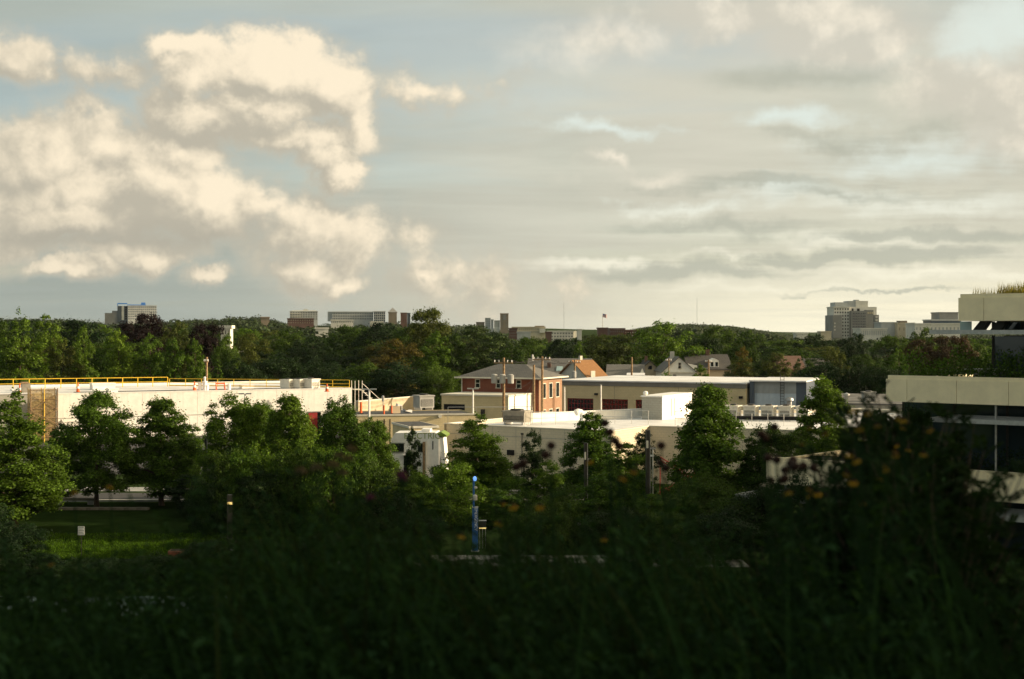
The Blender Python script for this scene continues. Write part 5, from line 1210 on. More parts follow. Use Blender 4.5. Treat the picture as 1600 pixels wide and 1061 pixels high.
for k in range(13):
    mb = MB(); v0, v1 = k / 13, (k + 1) / 13; u0 = 0.42 if k >= 6 else 0
    for i in range(6): a, b = u0 + (1 - u0) * i / 6, u0 + (1 - u0) * (i + 1) / 6; mb.quad(flag_pt(a, v0), flag_pt(b, v0), flag_pt(b, v1), flag_pt(a, v1))
    mb.obj('flag_stripe', M['flag_red' if k % 2 == 0 else 'white'], fp)
mb = MB()
for i in range(4): a, b = .42 * i / 4, .42 * (i + 1) / 4; mb.quad(flag_pt(a, 6 / 13), flag_pt(b, 6 / 13), flag_pt(b, 1), flag_pt(a, 1))
can = mb.obj('flag_canton', M['flag_blue'], fp)
mb = MB()
for r in range(5):
    for c in range(6): u, v = .03 + .36 * (c + .5) / 6, 6 / 13 + 7 / 13 * (r + .5) / 5; p0 = flag_pt(u, v); mb.box(p0[0] - .025, p0[0] + .025, p0[1] - .012, p0[1] + .012, p0[2] - .025, p0[2] + .025)
mb.obj('star', M['white'], can, 'stuff')
fbox(953, 976, 515, 527, 560, 14, 'brick_school', 'far dark brick building with a low gabled outline right of the flag', 'far_brick', win=(7, 2, .4, .4), winm='far_dark'); fbox(976, 998, 517.5, 526, 570, 12, 'brick_flats', 'low far brick flats with pale bands beside the dark brick building', 'far_brick', win=(6, 2, .5, .4), winm='far_pale')
# masts
for px, y0, lab in ((881, 472, 'thin lattice radio mast on the centre skyline'), (1089, 466, 'thin lattice radio mast above the wooded hill')):
    d = 2600; z0 = terrain(X_at(px, d), d); zt = Z_at(y0, d); o = thing('radio_mast', lab, 'radio mast', (X_at(px, d), d, z0)); hh = zt - z0
    for s_ in range(3): t = s_ * 2.094; MB().tube([(.7 * math.cos(t), .7 * math.sin(t), 0), (.25 * math.cos(t), .25 * math.sin(t), hh)], .06, 4).obj('leg', M['dark'], o)
    mb = MB()
    for k in range(int(hh / 2.5)):
        z = k * 2.5; r = .7 - .45 * z / hh
        for s_ in range(3): t = s_ * 2.094; t2 = t + 2.094; mb.tube([(r * math.cos(t), r * math.sin(t), z), (r * math.cos(t2), r * math.sin(t2), z + 2.5)], .03, 3, False)
    mb.obj('bracing', M['dark'], o, 'stuff')
# apartment tower, right
d = 900; o, w, h = fbox(1303, 1327, 480.5, 527, d, 20, 'apartment_tower', 'tall white and grey apartment tower on the right skyline', 'far_pale', win=(6, 9, .5, .5), winm='black')
on(o, d, 1299, 1313, 492.5, 528, -4, 18, 'grey_wing', 'far_dark'); on(o, d, 1327.1, 1351, 486, 528, -5, 20, 'grey_block', 'far_dark'); on(o, d, 1351.1, 1363, 484.5, 528, -3, 20, 'grey_block', 'far_dark'); on(o, d, 1327.1, 1371, 479.5, 528, 2, 20.5, 'white_block', 'far_pale'); on(o, d, 1307, 1328, 472.2, 480, 4, 18, 'penthouse', 'far_grey'); on(o, d, 1328.1, 1339, 470, 480, 4, 18, 'penthouse', 'far_grey'); on(o, d, 1339.1, 1358, 470, 480, 3, 18, 'penthouse', 'far_pale'); on(o, d, 1340, 1346, 468, 469.9, 6, 12, 'roof_plant', 'far_grey'); on(o, d, 1364, 1371.4, 492, 527, -3, 1.9, 'dark_bay', 'far_dark')
for px0, px1 in ((1332, 1334.4), (1340.3, 1344)): on(o, d, px0, px1, 482, 485.8, 1.4, 1.99, 'roof_window', 'black')
for k in range(3): on(o, d, 1353.5 + k * 3.2, 1355.6 + k * 3.2, 487.5, 490.5, -3.4, -3.02, 'sunlit_window', 'far_cream'); on(o, d, 1366, 1369.5, 494 + k * 5, 496.6 + k * 5, -3.4, -3.02, 'balcony_window', 'far_pale')
g = MB(); z0 = o.location.z
for i in range(8):
    for k in range(9):
        a = X_at(1329.5 + i * 2.6, d) - o.location.x; zz = Z_at(524 - k * 4.1, d) - z0; g.box(a, a + .5, -5.2, -5.02, zz, zz + .9)
g.obj('window_grid', M['glass'], o, 'stuff')
for k in range(3): on(o, d, 1301.2, 1303.0, 504 + k * 5, 506.5 + k * 5, -4.3, -4.02, 'wing_window', 'far_pale')
d = 700; o, w, h = fbox(1345, 1386, 514.5, 526, d, 16, 'podium_block', 'low far pale block with thin vertical fins beside the apartment tower', 'far_pale', win=(14, 1, .45, .6), winm='far_grey')
fbox(1377, 1402, 505, 520, 720, 14, 'pale_box', 'plain far pale grey box building right of the tower', 'far_grey'); o, w, h = fbox(1402.5, 1429, 506, 522, 715, 14, 'cream_box', 'far cream box building with a roof unit', 'far_cream', win=(4, 1, .2, .3), winm='far_tan'); on(o, 715, 1409, 1420, 501, 505.5, 3, 10, 'roof_plant', 'far_tan')
o, w, h = fbox(1429.5, 1500, 507, 520, 680, 16, 'long_pale_block', 'long low far pale block behind the terraced building', 'far_pale', win=(12, 1, .4, .3), winm='far_grey'); o2, w, h = fbox(1455, 1502, 501, 508, 700, 14, 'glass_storey_block', 'far block with a glazed upper storey', 'far_bluegrey', roofm='far_grey'); o3, w, h = fbox(1468, 1497, 489.5, 502, 705, 14, 'dark_plant_room', 'far dark brown plant room on top of the glazed block', 'far_dark')
fbox(1245, 1262, 522, 528, 800, 10, 'pale_sliver_block', 'low far pale building peeping over the trees left of the tower', 'far_pale'); fbox(1283, 1299, 519, 526, 860, 10, 'cream_sliver_block', 'low far cream building at the foot of the tower', 'far_cream')

# ------------------------------------------------------------------ the wood: trees one can tell apart
ti = [0]
def T(key, px, py, w, d, m, label, group=None, **k):
    ti[0] += 1
    if key in ('bushy', 'sapling') and 74.5 < d < 83 and 280 < px < 600: d = 83.5 + (d - 74.5) * .2      # the low sun reaches the lawn through this gap
    nm = {'linden': 'linden_tree', 'maple': 'maple_tree', 'sapling': 'young_tree', 'oak': 'broadleaf_tree', 'ash': 'broadleaf_tree', 'poplar': 'poplar_tree', 'pine': 'pine_tree', 'spruce': 'spruce_tree', 'bushy': 'broadleaf_tree'}[key]
    if d < 110 and key in ('linden', 'maple'): w *= 1.28
    return tree_px(nm, key, ti[0], px, py, w, d, m, label, group, **k)
# street trees and park trees
T('linden', 22, 616, 140, 84, 'linden', 'big pale green tree at the left edge before the netted stair tower', zb=0)
T('maple', -55, 640, 130, 88, 'bright', 'pale green tree cut by the left edge of the picture', zb=0)
T('maple', 152, 616, 108, 96, 'linden', 'dark round maple with a slim trunk before the white warehouse', zb=0)
T('sapling', 98, 664, 56, 100, 'dark', 'small dark tree between the pale tree and the round maple', zb=0)
T('linden', 252, 620, 104, 97, 'linden', 'pointed maple with sunlit right side before the white warehouse', zb=0)
T('sapling', 300, 668, 50, 101, 'bright', 'small sunlit tree beside the tall column lamp', zb=0)
T('maple', 366, 622, 98, 94, 'linden', 'dark maple directly right of the tall column lamp', zb=0)
T('linden', 452, 615, 104, 93, 'bright', 'tallest sunlit tree before the warehouse door', zb=0)
T('maple', 412, 632, 80, 97, 'linden', 'maple squeezed between the dark maple and the tallest sunlit tree', zb=0)
T('maple', 532, 626, 84, 97, 'linden', 'leafy maple left of the pale two-armed lamp post', zb=0)
T('maple', 582, 655, 62, 99, 'bright', 'small maple at the foot of the pale two-armed lamp post', zb=0)
T('sapling', 645, 672, 28, 96, 'dark', 'slim dark young tree in front of the white truck', zb=0)
T('linden', 745, 650, 104, 97, 'linden', 'dense pyramid shaped linden right of the white truck', zb=0)
T('sapling', 832, 676, 40, 98, 'dark', 'small pointed tree alone before the workshop wall', zb=0)
T('linden', 925, 640, 96, 96, 'linden', 'linden with sunlit tip before the white parapet', zb=0)
T('sapling', 1006, 676, 46, 97, 'dark', 'small dark tree behind the tallest column lamp', zb=0)
T('linden', 1106, 598, 122, 90, 'linden', 'tall sunlit linden covering the stair head side', zb=0)
T('linden', 1285, 583, 104, 98, 'bright', 'tall pointed tree before the terraced building', zb=0)
T('maple', 1205, 668, 90, 88, 'mid', 'darker feathery tree between the two tall lindens', zb=0)
T('maple', 1375, 645, 90, 80, 'dark', 'dark tree close to the lower deck of the terraced building', zb=0)
T('maple', 1420, 640, 80, 74, 'dark', 'dark tree right in front of the lower deck of the terraced building', zb=0)
# lower shrubs under the street trees
for k, (px, py, w, d, m) in enumerate([(480, 770, 110, 82, 'dark'), (530, 760, 100, 80, 'mid'), (625, 790, 100, 78, 'mid'), (655, 800, 80, 75, 'dark'), (830, 800, 90, 78, 'mid'), (880, 770, 90, 79, 'mid'), (960, 790, 110, 77, 'dark'), (1050, 800, 110, 76, 'mid'), (1130, 800, 110, 74, 'dark'), (410, 800, 100, 76, 'mid'), (350, 790, 90, 80, 'dark'), (520, 720, 80, 90, 'linden'), (660, 740, 80, 90, 'linden'), (800, 745, 70, 91, 'linden'), (890, 755, 80, 89, 'mid'), (1100, 740, 100, 84, 'mid'), (1180, 760, 100, 78, 'dark'), (1240, 740, 100, 78, 'dark'), (450, 735, 90, 88, 'linden'), (340, 745, 70, 90, 'linden'), (330, 738, 70, 83, 'dark'), (400, 728, 80, 83, 'dark'), (465, 738, 80, 81, 'mid'), (312, 765, 50, 79, 'dark'), (430, 752, 80, 77, 'dark'), (545, 735, 90, 79, 'mid'), (610, 758, 90, 77, 'dark'), (375, 765, 70, 78, 'dark'), (340, 705, 80, 84, 'mid'), (400, 690, 90, 86, 'linden'), (460, 690, 90, 84, 'mid'), (520, 695, 90, 83, 'linden'), (580, 710, 90, 85, 'mid'), (330, 770, 50, 81.5, 'dark'), (360, 700, 80, 91, 'dark'), (430, 700, 90, 92, 'linden'), (500, 705, 80, 92, 'mid'), (560, 715, 80, 90, 'linden'), (640, 735, 80, 87, 'mid'), (690, 745, 80, 89, 'linden')]):
    wd_ = {'dark': 'dark', 'mid': 'mid green', 'linden': 'fresh green'}[m]; zn_ = next(v for k_, v in ((420, 'beside the lit column lamp'), (600, 'under the tallest sunlit tree'), (760, 'between the truck and the blue call tower'), (900, 'right of the blue call tower'), (1050, 'round the tallest column lamp'), (9999, 'below the tall sunlit linden')) if px < k_)
    T('bushy', px, py, w, d, m, wd_ + ' leafy bush in the park thicket ' + zn_, wd_ + ' bushes ' + zn_, zb=0)
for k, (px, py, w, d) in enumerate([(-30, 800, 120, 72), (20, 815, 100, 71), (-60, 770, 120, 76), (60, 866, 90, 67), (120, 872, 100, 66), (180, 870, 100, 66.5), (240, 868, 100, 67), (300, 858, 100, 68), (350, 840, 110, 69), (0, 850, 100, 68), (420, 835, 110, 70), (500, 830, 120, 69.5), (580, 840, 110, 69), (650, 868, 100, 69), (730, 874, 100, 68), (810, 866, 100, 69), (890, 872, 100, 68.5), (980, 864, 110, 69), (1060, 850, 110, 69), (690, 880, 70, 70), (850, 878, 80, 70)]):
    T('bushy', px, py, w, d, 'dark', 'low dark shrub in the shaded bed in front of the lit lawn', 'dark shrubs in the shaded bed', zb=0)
low = [(700, 722, 110, 86, 'linden', 'sunlit bushy tree left of the blue call tower'), (640, 760, 70, 84, 'bright', 'pale green bush below the white truck'), (775, 762, 70, 86, 'linden', 'sunlit bush right of the blue call tower'), (855, 722, 56, 92, 'linden', 'bush at the foot of the small pointed tree'), (975, 690, 80, 88, 'bright', 'bright sunlit bush left of the tallest column lamp'),
       (935, 745, 80, 80, 'linden', 'bush around the dark column lamp'), (560, 705, 90, 88, 'linden', 'bush below the leafy maple'), (610, 735, 70, 86, 'bright', 'sunlit bush left of the truck door'), (480, 700, 100, 86, 'linden', 'bush under the tallest sunlit tree'), (390, 705, 90, 84, 'linden', 'bush right of the tall column lamp foot'), (1060, 760, 90, 82, 'mid', 'dark bush below the tall sunlit linden'), (1150, 770, 90, 80, 'mid', 'dark bush left of the lowest cream parapet'), (1015, 770, 60, 80, 'linden', 'bush at the foot of the tallest column lamp'), (850, 790, 90, 76, 'mid', 'dark bush right of the pale path'), (570, 790, 120, 76, 'dark', 'dark wide bush in the middle of the park'), (440, 780, 110, 78, 'dark', 'dark bush right of the lit column lamp'), (300, 740, 70, 92, 'dark', 'dark bush left of the tall column lamp')]
for px, py, w, d, m, lab in low: T('bushy' if w > 85 else 'sapling', px, py, w, d, m, lab, zb=0)
# hedge trees and wood, left to right
W_ = [('poplar', 30, 491, 56, 230, 'bright', 'tall pale green tree at the left end of the wood'), ('poplar', 72, 492, 52, 238, 'bright', 'second tall pale green tree from the left end of the wood'), ('oak', 0, 500, 60, 240, 'mid', 'tree cut by the left edge at the end of the wood'), ('oak', 122, 496, 74, 285, 'dark', 'dark rounded tree below the blue framed tower'),
    ('ash', 98, 530, 58, 206, 'olive', 'feathery olive tree left of the young bright ones'), ('ash', 131, 514, 44, 214, 'bright', 'narrow bright tree in front of the dark rounded tree'), ('ash', 183, 516, 62, 206, 'bright', 'broad bright feathery tree in front of the first copper beech'), ('ash', 235, 523, 56, 208, 'bright', 'bright feathery tree below the first copper beech'), ('ash', 272, 532, 52, 205, 'linden', 'mid green tree in front of the olive crown'), ('ash', 306, 531, 40, 206, 'linden', 'narrow green tree below the second copper beech'),
    ('oak', 226, 489, 96, 262, 'copper', 'large purple black copper beech below the blue framed tower'), ('oak', 278, 500, 62, 250, 'olive', 'olive round tree between the two copper beeches'), ('oak', 325, 502, 58, 246, 'copper', 'smaller purple black copper beech beside the white house'), ('spruce', 341, 549, 26, 204, 'linden', 'small spruce right of the leaning wooden pole'), ('ash', 356, 525, 44, 240, 'bright', 'small sunlit tree below the white house'), ('bushy', 352, 535, 50, 232, 'mid', 'rounded bush tree below the small sunlit tree'), ('oak', 392, 520, 62, 268, 'olive', 'brownish olive tree right of the white house'), ('bushy', 375, 558, 70, 215, 'dark', 'dark low tree behind the warehouse roof, right of the small spruce'),
    ('bushy', 430, 552, 90, 222, 'dark', 'dark low tree behind the cooling units'), ('oak', 440, 518, 80, 290, 'mid', 'broad green tree below the brick row'), ('oak', 490, 524, 84, 275, 'dark', 'dark broad tree below the white walled building'), ('oak', 548, 506, 80, 300, 'mid', 'green dome tree below the long pale slab'), ('oak', 600, 503, 84, 290, 'dark', 'dark dome tree below the glazed block'), ('bushy', 500, 560, 110, 226, 'dark', 'dark low tree at the right end of the warehouse roof'), ('oak', 666, 478, 78, 262, 'olive', 'tallest tree with an open spreading top above the wood'), ('oak', 650, 510, 90, 272, 'mid', 'green tree under the open spreading top'), ('oak', 618, 528, 88, 240, 'yellow', 'yellowing autumn tree in the middle of the wood'), ('ash', 678, 520, 66, 244, 'linden', 'bright green tree right of the yellowing one'),
    ('bushy', 560, 566, 90, 212, 'mid', 'left of the wide dark trees behind the tan wall'), ('bushy', 630, 564, 130, 208, 'dark', 'widest dark tree behind the tan wall'), ('bushy', 690, 572, 72, 204, 'mid', 'dark tree touching the annex at the left'), ('pine', 744, 506, 120, 262, 'pine', 'broad layered pine behind the brick house'), ('oak', 708, 520, 60, 258, 'mid', 'green tree left of the broad layered pine'), ('oak', 832, 524, 60, 275, 'mid', 'green tree between the layered pine and the round dark tree'), ('oak', 878, 529, 56, 256, 'dark', 'round dark tree with a sunlit right edge below the white block'), ('ash', 905, 538, 30, 262, 'linden', 'narrow green tree at the right of the round dark tree'), ('oak', 958, 520, 92, 285, 'olive', 'broad olive tree below the flag'), ('ash', 800, 540, 50, 250, 'mid', 'small green tree behind the brick house ridge'),
    ('oak', 1036, 500, 108, 258, 'bright', 'big sunlit rounded tree behind the white gable house'), ('oak', 1106, 525, 52, 272, 'dark', 'dark tree right of the big sunlit rounded tree'), ('oak', 1126, 509, 66, 310, 'mid', 'green tree in front of the wooded hill'), ('oak', 1170, 515, 66, 305, 'mid', 'green tree at the right end of the wooded hill'), ('ash', 1160, 543, 36, 242, 'yellow', 'small yellowish tree behind the dark roof house'), ('ash', 1156, 560, 56, 224, 'olive', 'olive tree behind the metal shed'), ('ash', 1210, 553, 62, 226, 'olive', 'second olive tree behind the metal shed'), ('ash', 1096, 570, 34, 218, 'bright', 'small bright tree in front of the dark roof house'), ('ash', 1040, 580, 22, 222, 'bright', 'tiny bright tree beside the white gable house'),
    ('oak', 1272, 521, 74, 320, 'dark', 'dark tree left of the apartment tower'), ('oak', 1228, 529, 66, 330, 'mid', 'green tree above the rust red roof'), ('ash', 1306, 543, 44, 232, 'olive', 'narrow olive tree below the apartment tower'), ('oak', 1340, 519, 56, 285, 'dark', 'dark tree right of the apartment tower foot'), ('oak', 1395, 522, 60, 300, 'mid', 'green tree below the pale box building'), ('ash', 1405, 546, 40, 205, 'linden', 'sunlit small tree above the second deck of the terraced building'), ('oak', 1446, 510, 54, 255, 'mid', 'pine with a flat top left of the terraced building canopy'), ('oak', 1484, 521, 66, 238, 'russet', 'russet tree below the top canopy'), ('oak', 1440, 530, 60, 240, 'russet', 'smaller russet tree left of the top canopy'), ('oak', 1530, 536, 60, 240, 'mid', 'green tree seen under the top canopy'), ('ash', 1545, 545, 50, 200, 'linden', 'bright tree seen under the top canopy'),
    ('bushy', 1275, 566, 90, 190, 'dark', 'dark hedge tree right of the metal shed'), ('bushy', 1330, 560, 90, 186, 'dark', 'second dark hedge tree right of the metal shed'), ('bushy', 1380, 565, 80, 182, 'dark', 'third dark hedge tree right of the metal shed'), ('ash', 1255, 556, 40, 200, 'mid', 'upright tree at the corner of the metal shed'), ('bushy', 1430, 570, 80, 190, 'dark', 'dark hedge tree behind the second deck'), ('bushy', 1500, 568, 90, 192, 'dark', 'dark hedge tree behind the deck counter'), ('bushy', 1570, 560, 80, 190, 'dark', 'dark hedge tree at the right edge')]
for a in W_: T(*a)
# the rest of the wood: alike trees nobody could tell apart, one object each
rng_w = random.Random(77)
def treeline(px):
    pts = [(-60, 500), (0, 496), (60, 496), (150, 503), (250, 497), (330, 505), (420, 506), (480, 514), (560, 508), (640, 502), (700, 512), (760, 514), (830, 528), (900, 530), (980, 520), (1060, 512), (1130, 513), (1200, 526), (1280, 524), (1400, 524), (1500, 522), (1660, 520)]
    for (a, ya), (b, yb) in zip(pts[:-1], pts[1:]):
        if a <= px <= b: return ya + (yb - ya) * (px - a) / (b - a)
    return 515
for row, (d, off, n, wd) in enumerate(((345, 4, 34, 78), (305, 15, 30, 78), (268, 30, 24, 74))):
    for k in range(n):
        px = -60 + 1720 * (k + rng_w.uniform(.15, .85)) / n; dd = d + rng_w.uniform(-16, 16)
        if d < 330 and 820 < px < 1260 and row == 2: continue
        py = treeline(px) + off + rng_w.uniform(-3, 7); m = rng_w.choice(['mid', 'dark', 'mid', 'olive', 'linden', 'dark'])
        zn = next(v for k_, v in ((560, 'behind the warehouse'), (880, 'behind the brick house'), (1200, 'behind the gabled houses'), (9999, 'below the apartment tower and terraces')) if px < k_)
        T(rng_w.choice(['oak', 'oak', 'ash', 'pine']), px, py, wd * rng_w.uniform(.8, 1.3), dd, m, {'mid': 'mid green tree among the crowded crowns ', 'dark': 'dark green tree among the crowded crowns ', 'olive': 'olive tree among the crowded crowns ', 'linden': 'fresh green tree among the crowded crowns '}[m] + zn, {'mid': 'mid green trees of the wood', 'dark': 'dark green trees of the wood', 'olive': 'olive trees of the wood', 'linden': 'fresh green trees of the wood'}[m] + ' ' + zn)
# the far wood that reads as one mass
FW = [(-120, 494), (0, 493), (110, 497), (160, 503), (250, 500), (330, 494), (400, 492), (450, 507), (520, 508), (610, 503), (700, 506), (760, 511), (800, 527), (860, 533), (905, 523), (950, 523), (1000, 515), (1040, 508), (1085, 504.5), (1130, 508), (1170, 514), (1205, 521), (1240, 527), (1300, 527), (1400, 524), (1500, 522), (1720, 520)]
def far_wood(name, label, bands, seed, m):
    rng = np.random.default_rng(seed); C, Nn, Sz = [], [], []
    for d0, d1, n, per, R, *ur in bands:
        d = rng.uniform(d0, d1, n); u = rng.uniform(*(ur or (-.40, .40)), n)
        for i in range(n):
            x, y = u[i] * d[i], d[i]; z = terrain(x, y); r = R * rng.uniform(.7, 1.3); h = r * rng.uniform(1.3, 2.4)
            lim = Z_at(np.interp(800 + F * u[i], [a for a, b in FW], [b for a, b in FW]) + rng.uniform(-1.5, 5), y) - z
            h = min(h, lim + (2.5 if y > 2000 else 0))
            if h < 1.5: continue
            dirs = unit(rng.normal(size=(per, 3))); dirs[:, 2] = np.abs(dirs[:, 2]) * 1.0 - .25
            lump = 1 + .25 * np.sin(dirs[:, 0] * 5 + i) * np.cos(dirs[:, 1] * 6 + i * 2)
            sf = min(1.0, h / r * .8)
            c = np.array([x, y, z + h * .45]) + dirs * (rng.uniform(.75, 1.05, per) * lump)[:, None] * np.array([r, r, h * .5])
            C.append(c); Nn.append(dirs + np.array([0, 0, .3]) + rng.normal(0, .45, (per, 3))); Sz.append(r * .3 * sf * rng.uniform(.6, 1.3, per))
    me = leaf_quads(name, np.concatenate(C), np.concatenate(Nn), np.concatenate(Sz), rng, .75)
    return set_tags(link_mesh(name, me, L[m]), label, 'woodland', kind='stuff')
far_wood('far_woods', 'distant wooded ridge along the horizon', [(400, 560, 300, 190, 5.5), (560, 900, 520, 120, 6.0), (900, 1500, 620, 80, 7.0), (1500, 2300, 420, 50, 9), (2300, 3000, 700, 40, 10), (1900, 2950, 1500, 34, 9, .06, .20)], 3, 'farwood')

# ------------------------------------------------------------------ the air
def haze(density):
    mb = MB(); mb.box(-2300, 2300, -280, 3200, -1.0, 75.0); o = mb.obj('haze', None); o['kind'] = 'stuff'; o['label'] = 'thin evening haze over the whole scene'
    m = bpy.data.materials.new('haze_air'); m.use_nodes = True; t = m.node_tree; t.nodes.clear()
    v = t.nodes.new('ShaderNodeVolumePrincipled'); out = t.nodes.new('ShaderNodeOutputMaterial'); t.links.new(v.outputs[0], out.inputs['Volume'])
    v.inputs['Color'].default_value = (.80, .88, .95, 1); v.inputs['Density'].default_value = density; v.inputs['Anisotropy'].default_value = .2
    o.data.materials.append(m)
haze(.00002)
# ------------------------------------------------------------------ the roof garden right in front of the lens
def skyline(px):
    """photo row the meadow reaches in a column"""
    pts = [(-80, 862), (0, 868), (90, 872), (240, 862), (330, 815), (400, 760), (440, 725), (520, 720), (620, 735), (700, 770), (780, 790), (870, 775), (960, 765), (1060, 760), (1140, 800), (1200, 815), (1290, 800), (1335, 735), (1420, 655), (1490, 668), (1525, 780), (1550, 840), (1600, 850), (1700, 820)]
    for (a, ya), (b, yb) in zip(pts[:-1], pts[1:]):
        if a <= px <= b: return ya + (yb - ya) * (px - a) / (b - a)
    return 850
SKY_PX = np.arange(-80, 1701, 4); SKY_PY = np.array([skyline(p) for p in SKY_PX])
def meadow_height(x, y, drop=0.0):
    px = 800 + F * x / y; return (H_EYE - ZSOIL) - (np.interp(px, SKY_PX, SKY_PY) + drop * np.clip((1260 - px) / 120, 0, 1) * np.clip((px - 250) / 120, 0, 1) - HY) / F * y
def blades(name, label, n, seed, m, hs=(.5, 1.0), lean=-.32, wd=.007, ymin=4.2, ymax=8.4, pxr=(-70, 1680), only=None):
    rng = np.random.default_rng(seed); y = rng.uniform(ymin, ymax, n); px = rng.uniform(*pxr, n); x = (px - 800) / F * y
    h = meadow_height(x, y) * rng.uniform(*hs, n); ok = h > .12; x, y, h = x[ok], y[ok], h[ok]; n = len(x)
    ln = lean * rng.uniform(.2, 1.5, n) + rng.normal(0, .16, n); ly = rng.normal(0, .12, n); w = wd * rng.uniform(.6, 1.5, n)
    x = x - ln * h * .7
    rows = []
    for k, f in enumerate((0, .35, .7, 1.0)):
        cx = x + ln * h * f ** 1.8; cy = y + ly * h * f ** 1.8; cz = ZSOIL + h * (f - .06 * f * f); ww = w * (1.0, .9, .6, .05)[k]
        rows.append(np.stack([cx - ww, cy, cz], 1)); rows.append(np.stack([cx + ww, cy + ww * .5, cz], 1))
    V = np.stack(rows, 1).reshape(-1, 3); b = np.arange(n)[:, None] * 8
    Fc = np.concatenate([b + np.array([[2 * k, 2 * k + 1, 2 * k + 3, 2 * k + 2]]) for k in range(3)], 0)
    return set_tags(link_mesh(name, np_mesh(name, V, Fc), L[m]), label, 'grass', kind='stuff')
blades('meadow_grass', 'tall dark meadow grass leaning over the roof garden', 2600, 21, 'meadow', (.3, 1.0), -.32, .006)
blades('meadow_grass', 'olive grass stalks leaning left above the meadow', 170, 22, 'blade', (.8, 1.12), -.42, .006, 4.5, 8.2, (330, 1180))
def leafy(name, label, n, per, seed, m, hs=(.5, .95), lsz=(.05, .10), ymin=4.0, ymax=8.4, pxr=(-70, 1680), drop=55.0):
    rng = np.random.default_rng(seed); y = rng.uniform(ymin, ymax, n); px = rng.uniform(*pxr, n); x = (px - 800) / F * y
    h = meadow_height(x, y, drop) * rng.uniform(*hs, n); ok = h > .1; x, y, h = x[ok], y[ok], h[ok]; n = len(x)
    i = np.repeat(np.arange(n), per); f = rng.uniform(.1, 1, n * per); lx = rng.normal(-.12, .14, n)[i]; ly = rng.normal(0, .1, n)[i]
    a = rng.uniform(0, 6.28, n * per); sz = rng.uniform(*lsz, n * per) * (1.15 - .5 * f)
    out = np.stack([np.cos(a), np.sin(a), np.full(n * per, .45)], 1)
    c = np.stack([x[i] + lx * h[i] * f, y[i] + ly * h[i] * f, ZSOIL + h[i] * f], 1) + out * (sz * .5)[:, None]
    nr = np.stack([-np.cos(a) * .4, -np.sin(a) * .4, np.ones(n * per)], 1) + rng.normal(0, .3, (n * per, 3))
    return set_tags(link_mesh(name, leaf_quads(name, c, nr, sz, rng, .3, out), L[m]), label, 'foliage', kind='stuff')
leafy('meadow_foliage', 'dark leafy undergrowth filling the roof garden', 2600, 30, 31, 'meadow', (.15, .88))
leafy('tall_weeds', 'tall feathery weeds leaning left over the middle of the roof garden', 230, 60, 35, 'meadow', (.72, 1.12), (.03, .075), 4.6, 8.2, (360, 1180), 0.0)
leafy('tall_weeds', 'dark feathery weeds along the left edge of the roof garden', 150, 50, 36, 'meadow', (.8, 1.15), (.03, .075), 4.6, 8.2, (-60, 380), 0.0)
leafy('ground_cover', 'low dark ground cover on the planted roof', 1500, 12, 33, 'meadow', (.1, .35), (.06, .11), 3.0, 8.5)

def turf(name, label, n, x0, x1, y0, y1, seed):
    rng = np.random.default_rng(seed); x = rng.uniform(x0, x1, n); y = y0 + (y1 - y0) * rng.uniform(0, 1, n) ** 1.4; h = rng.uniform(.05, .13, n) * (1 + .3 * np.sin(x * 1.3) * np.sin(y * 1.9))
    al = np.stack([rng.normal(0, .35, n), rng.normal(0, .35, n), np.ones(n)], 1); nr = rng.normal(size=(n, 3)); nr[:, 2] *= .2
    return set_tags(link_mesh(name, leaf_quads(name, np.stack([x, y, .006 + h * .45], 1), nr, h * 1.1, rng, .35, al), L['turf']), label, 'grass', kind='stuff')
turf('lawn_grass', 'mown lawn grass with a thin sunlit strip', 60000, -34, -10, 74.2, 83.5, 61)  # brighter blades kept to this strip, sunlight put into their colour

# feathery shrubs at the right: stems with paired narrow leaflets
def make_shrub(seed, H=1.5, R=.42, nst=12, per=15):
    rng = np.random.default_rng(seed); mb = MB(); C, Nn, Al, Sz = [], [], [], []
    for s_ in range(nst):
        a = rng.uniform(0, 6.28); rr = R * rng.uniform(.2, 1.0); hh = H * rng.uniform(.62, 1.0); e = np.array([rr * math.cos(a) , rr * math.sin(a), hh])
        pts = [np.array([e[0] * t ** 1.4, e[1] * t ** 1.4, hh * t]) for t in np.linspace(0, 1, 5)]; mb.tube(pts, [.011, .009, .007, .005, .002], 5, False)
        for k in range(per):
            t = .25 + .75 * (k + rng.uniform(0, 1)) / per; b = np.array([e[0] * t ** 1.4, e[1] * t ** 1.4, hh * t]); th = rng.uniform(0, 6.28); L_ = .26 * (1.15 - .45 * t) * rng.uniform(.7, 1.2)
            dv = np.array([math.cos(th), math.sin(th), rng.uniform(.6, 1.7)]); dv /= np.linalg.norm(dv); side = np.cross(dv, [0, 0, 1]); side /= np.linalg.norm(side)
            for q in range(10):
                f = .15 + .85 * q / 10; base = b + dv * L_ * f - np.array([0, 0, .25 * L_ * f * f])
                for sg in (-1, 1):
                    al = side * sg * .8 + dv * .55; sz = .052 * (1 - .45 * abs(f - .5)); C.append(base + al * sz * .45); Al.append(al); Nn.append(np.cross(al, dv) * sg + rng.normal(0, .25, 3)); Sz.append(sz)
    return mb.mesh('stem'), leaf_quads('foliage', np.array(C), np.array(Nn), np.array(Sz), rng, .30, np.array(Al)), H
SHR = [make_shrub(s_) for s_ in (41, 42, 43)]
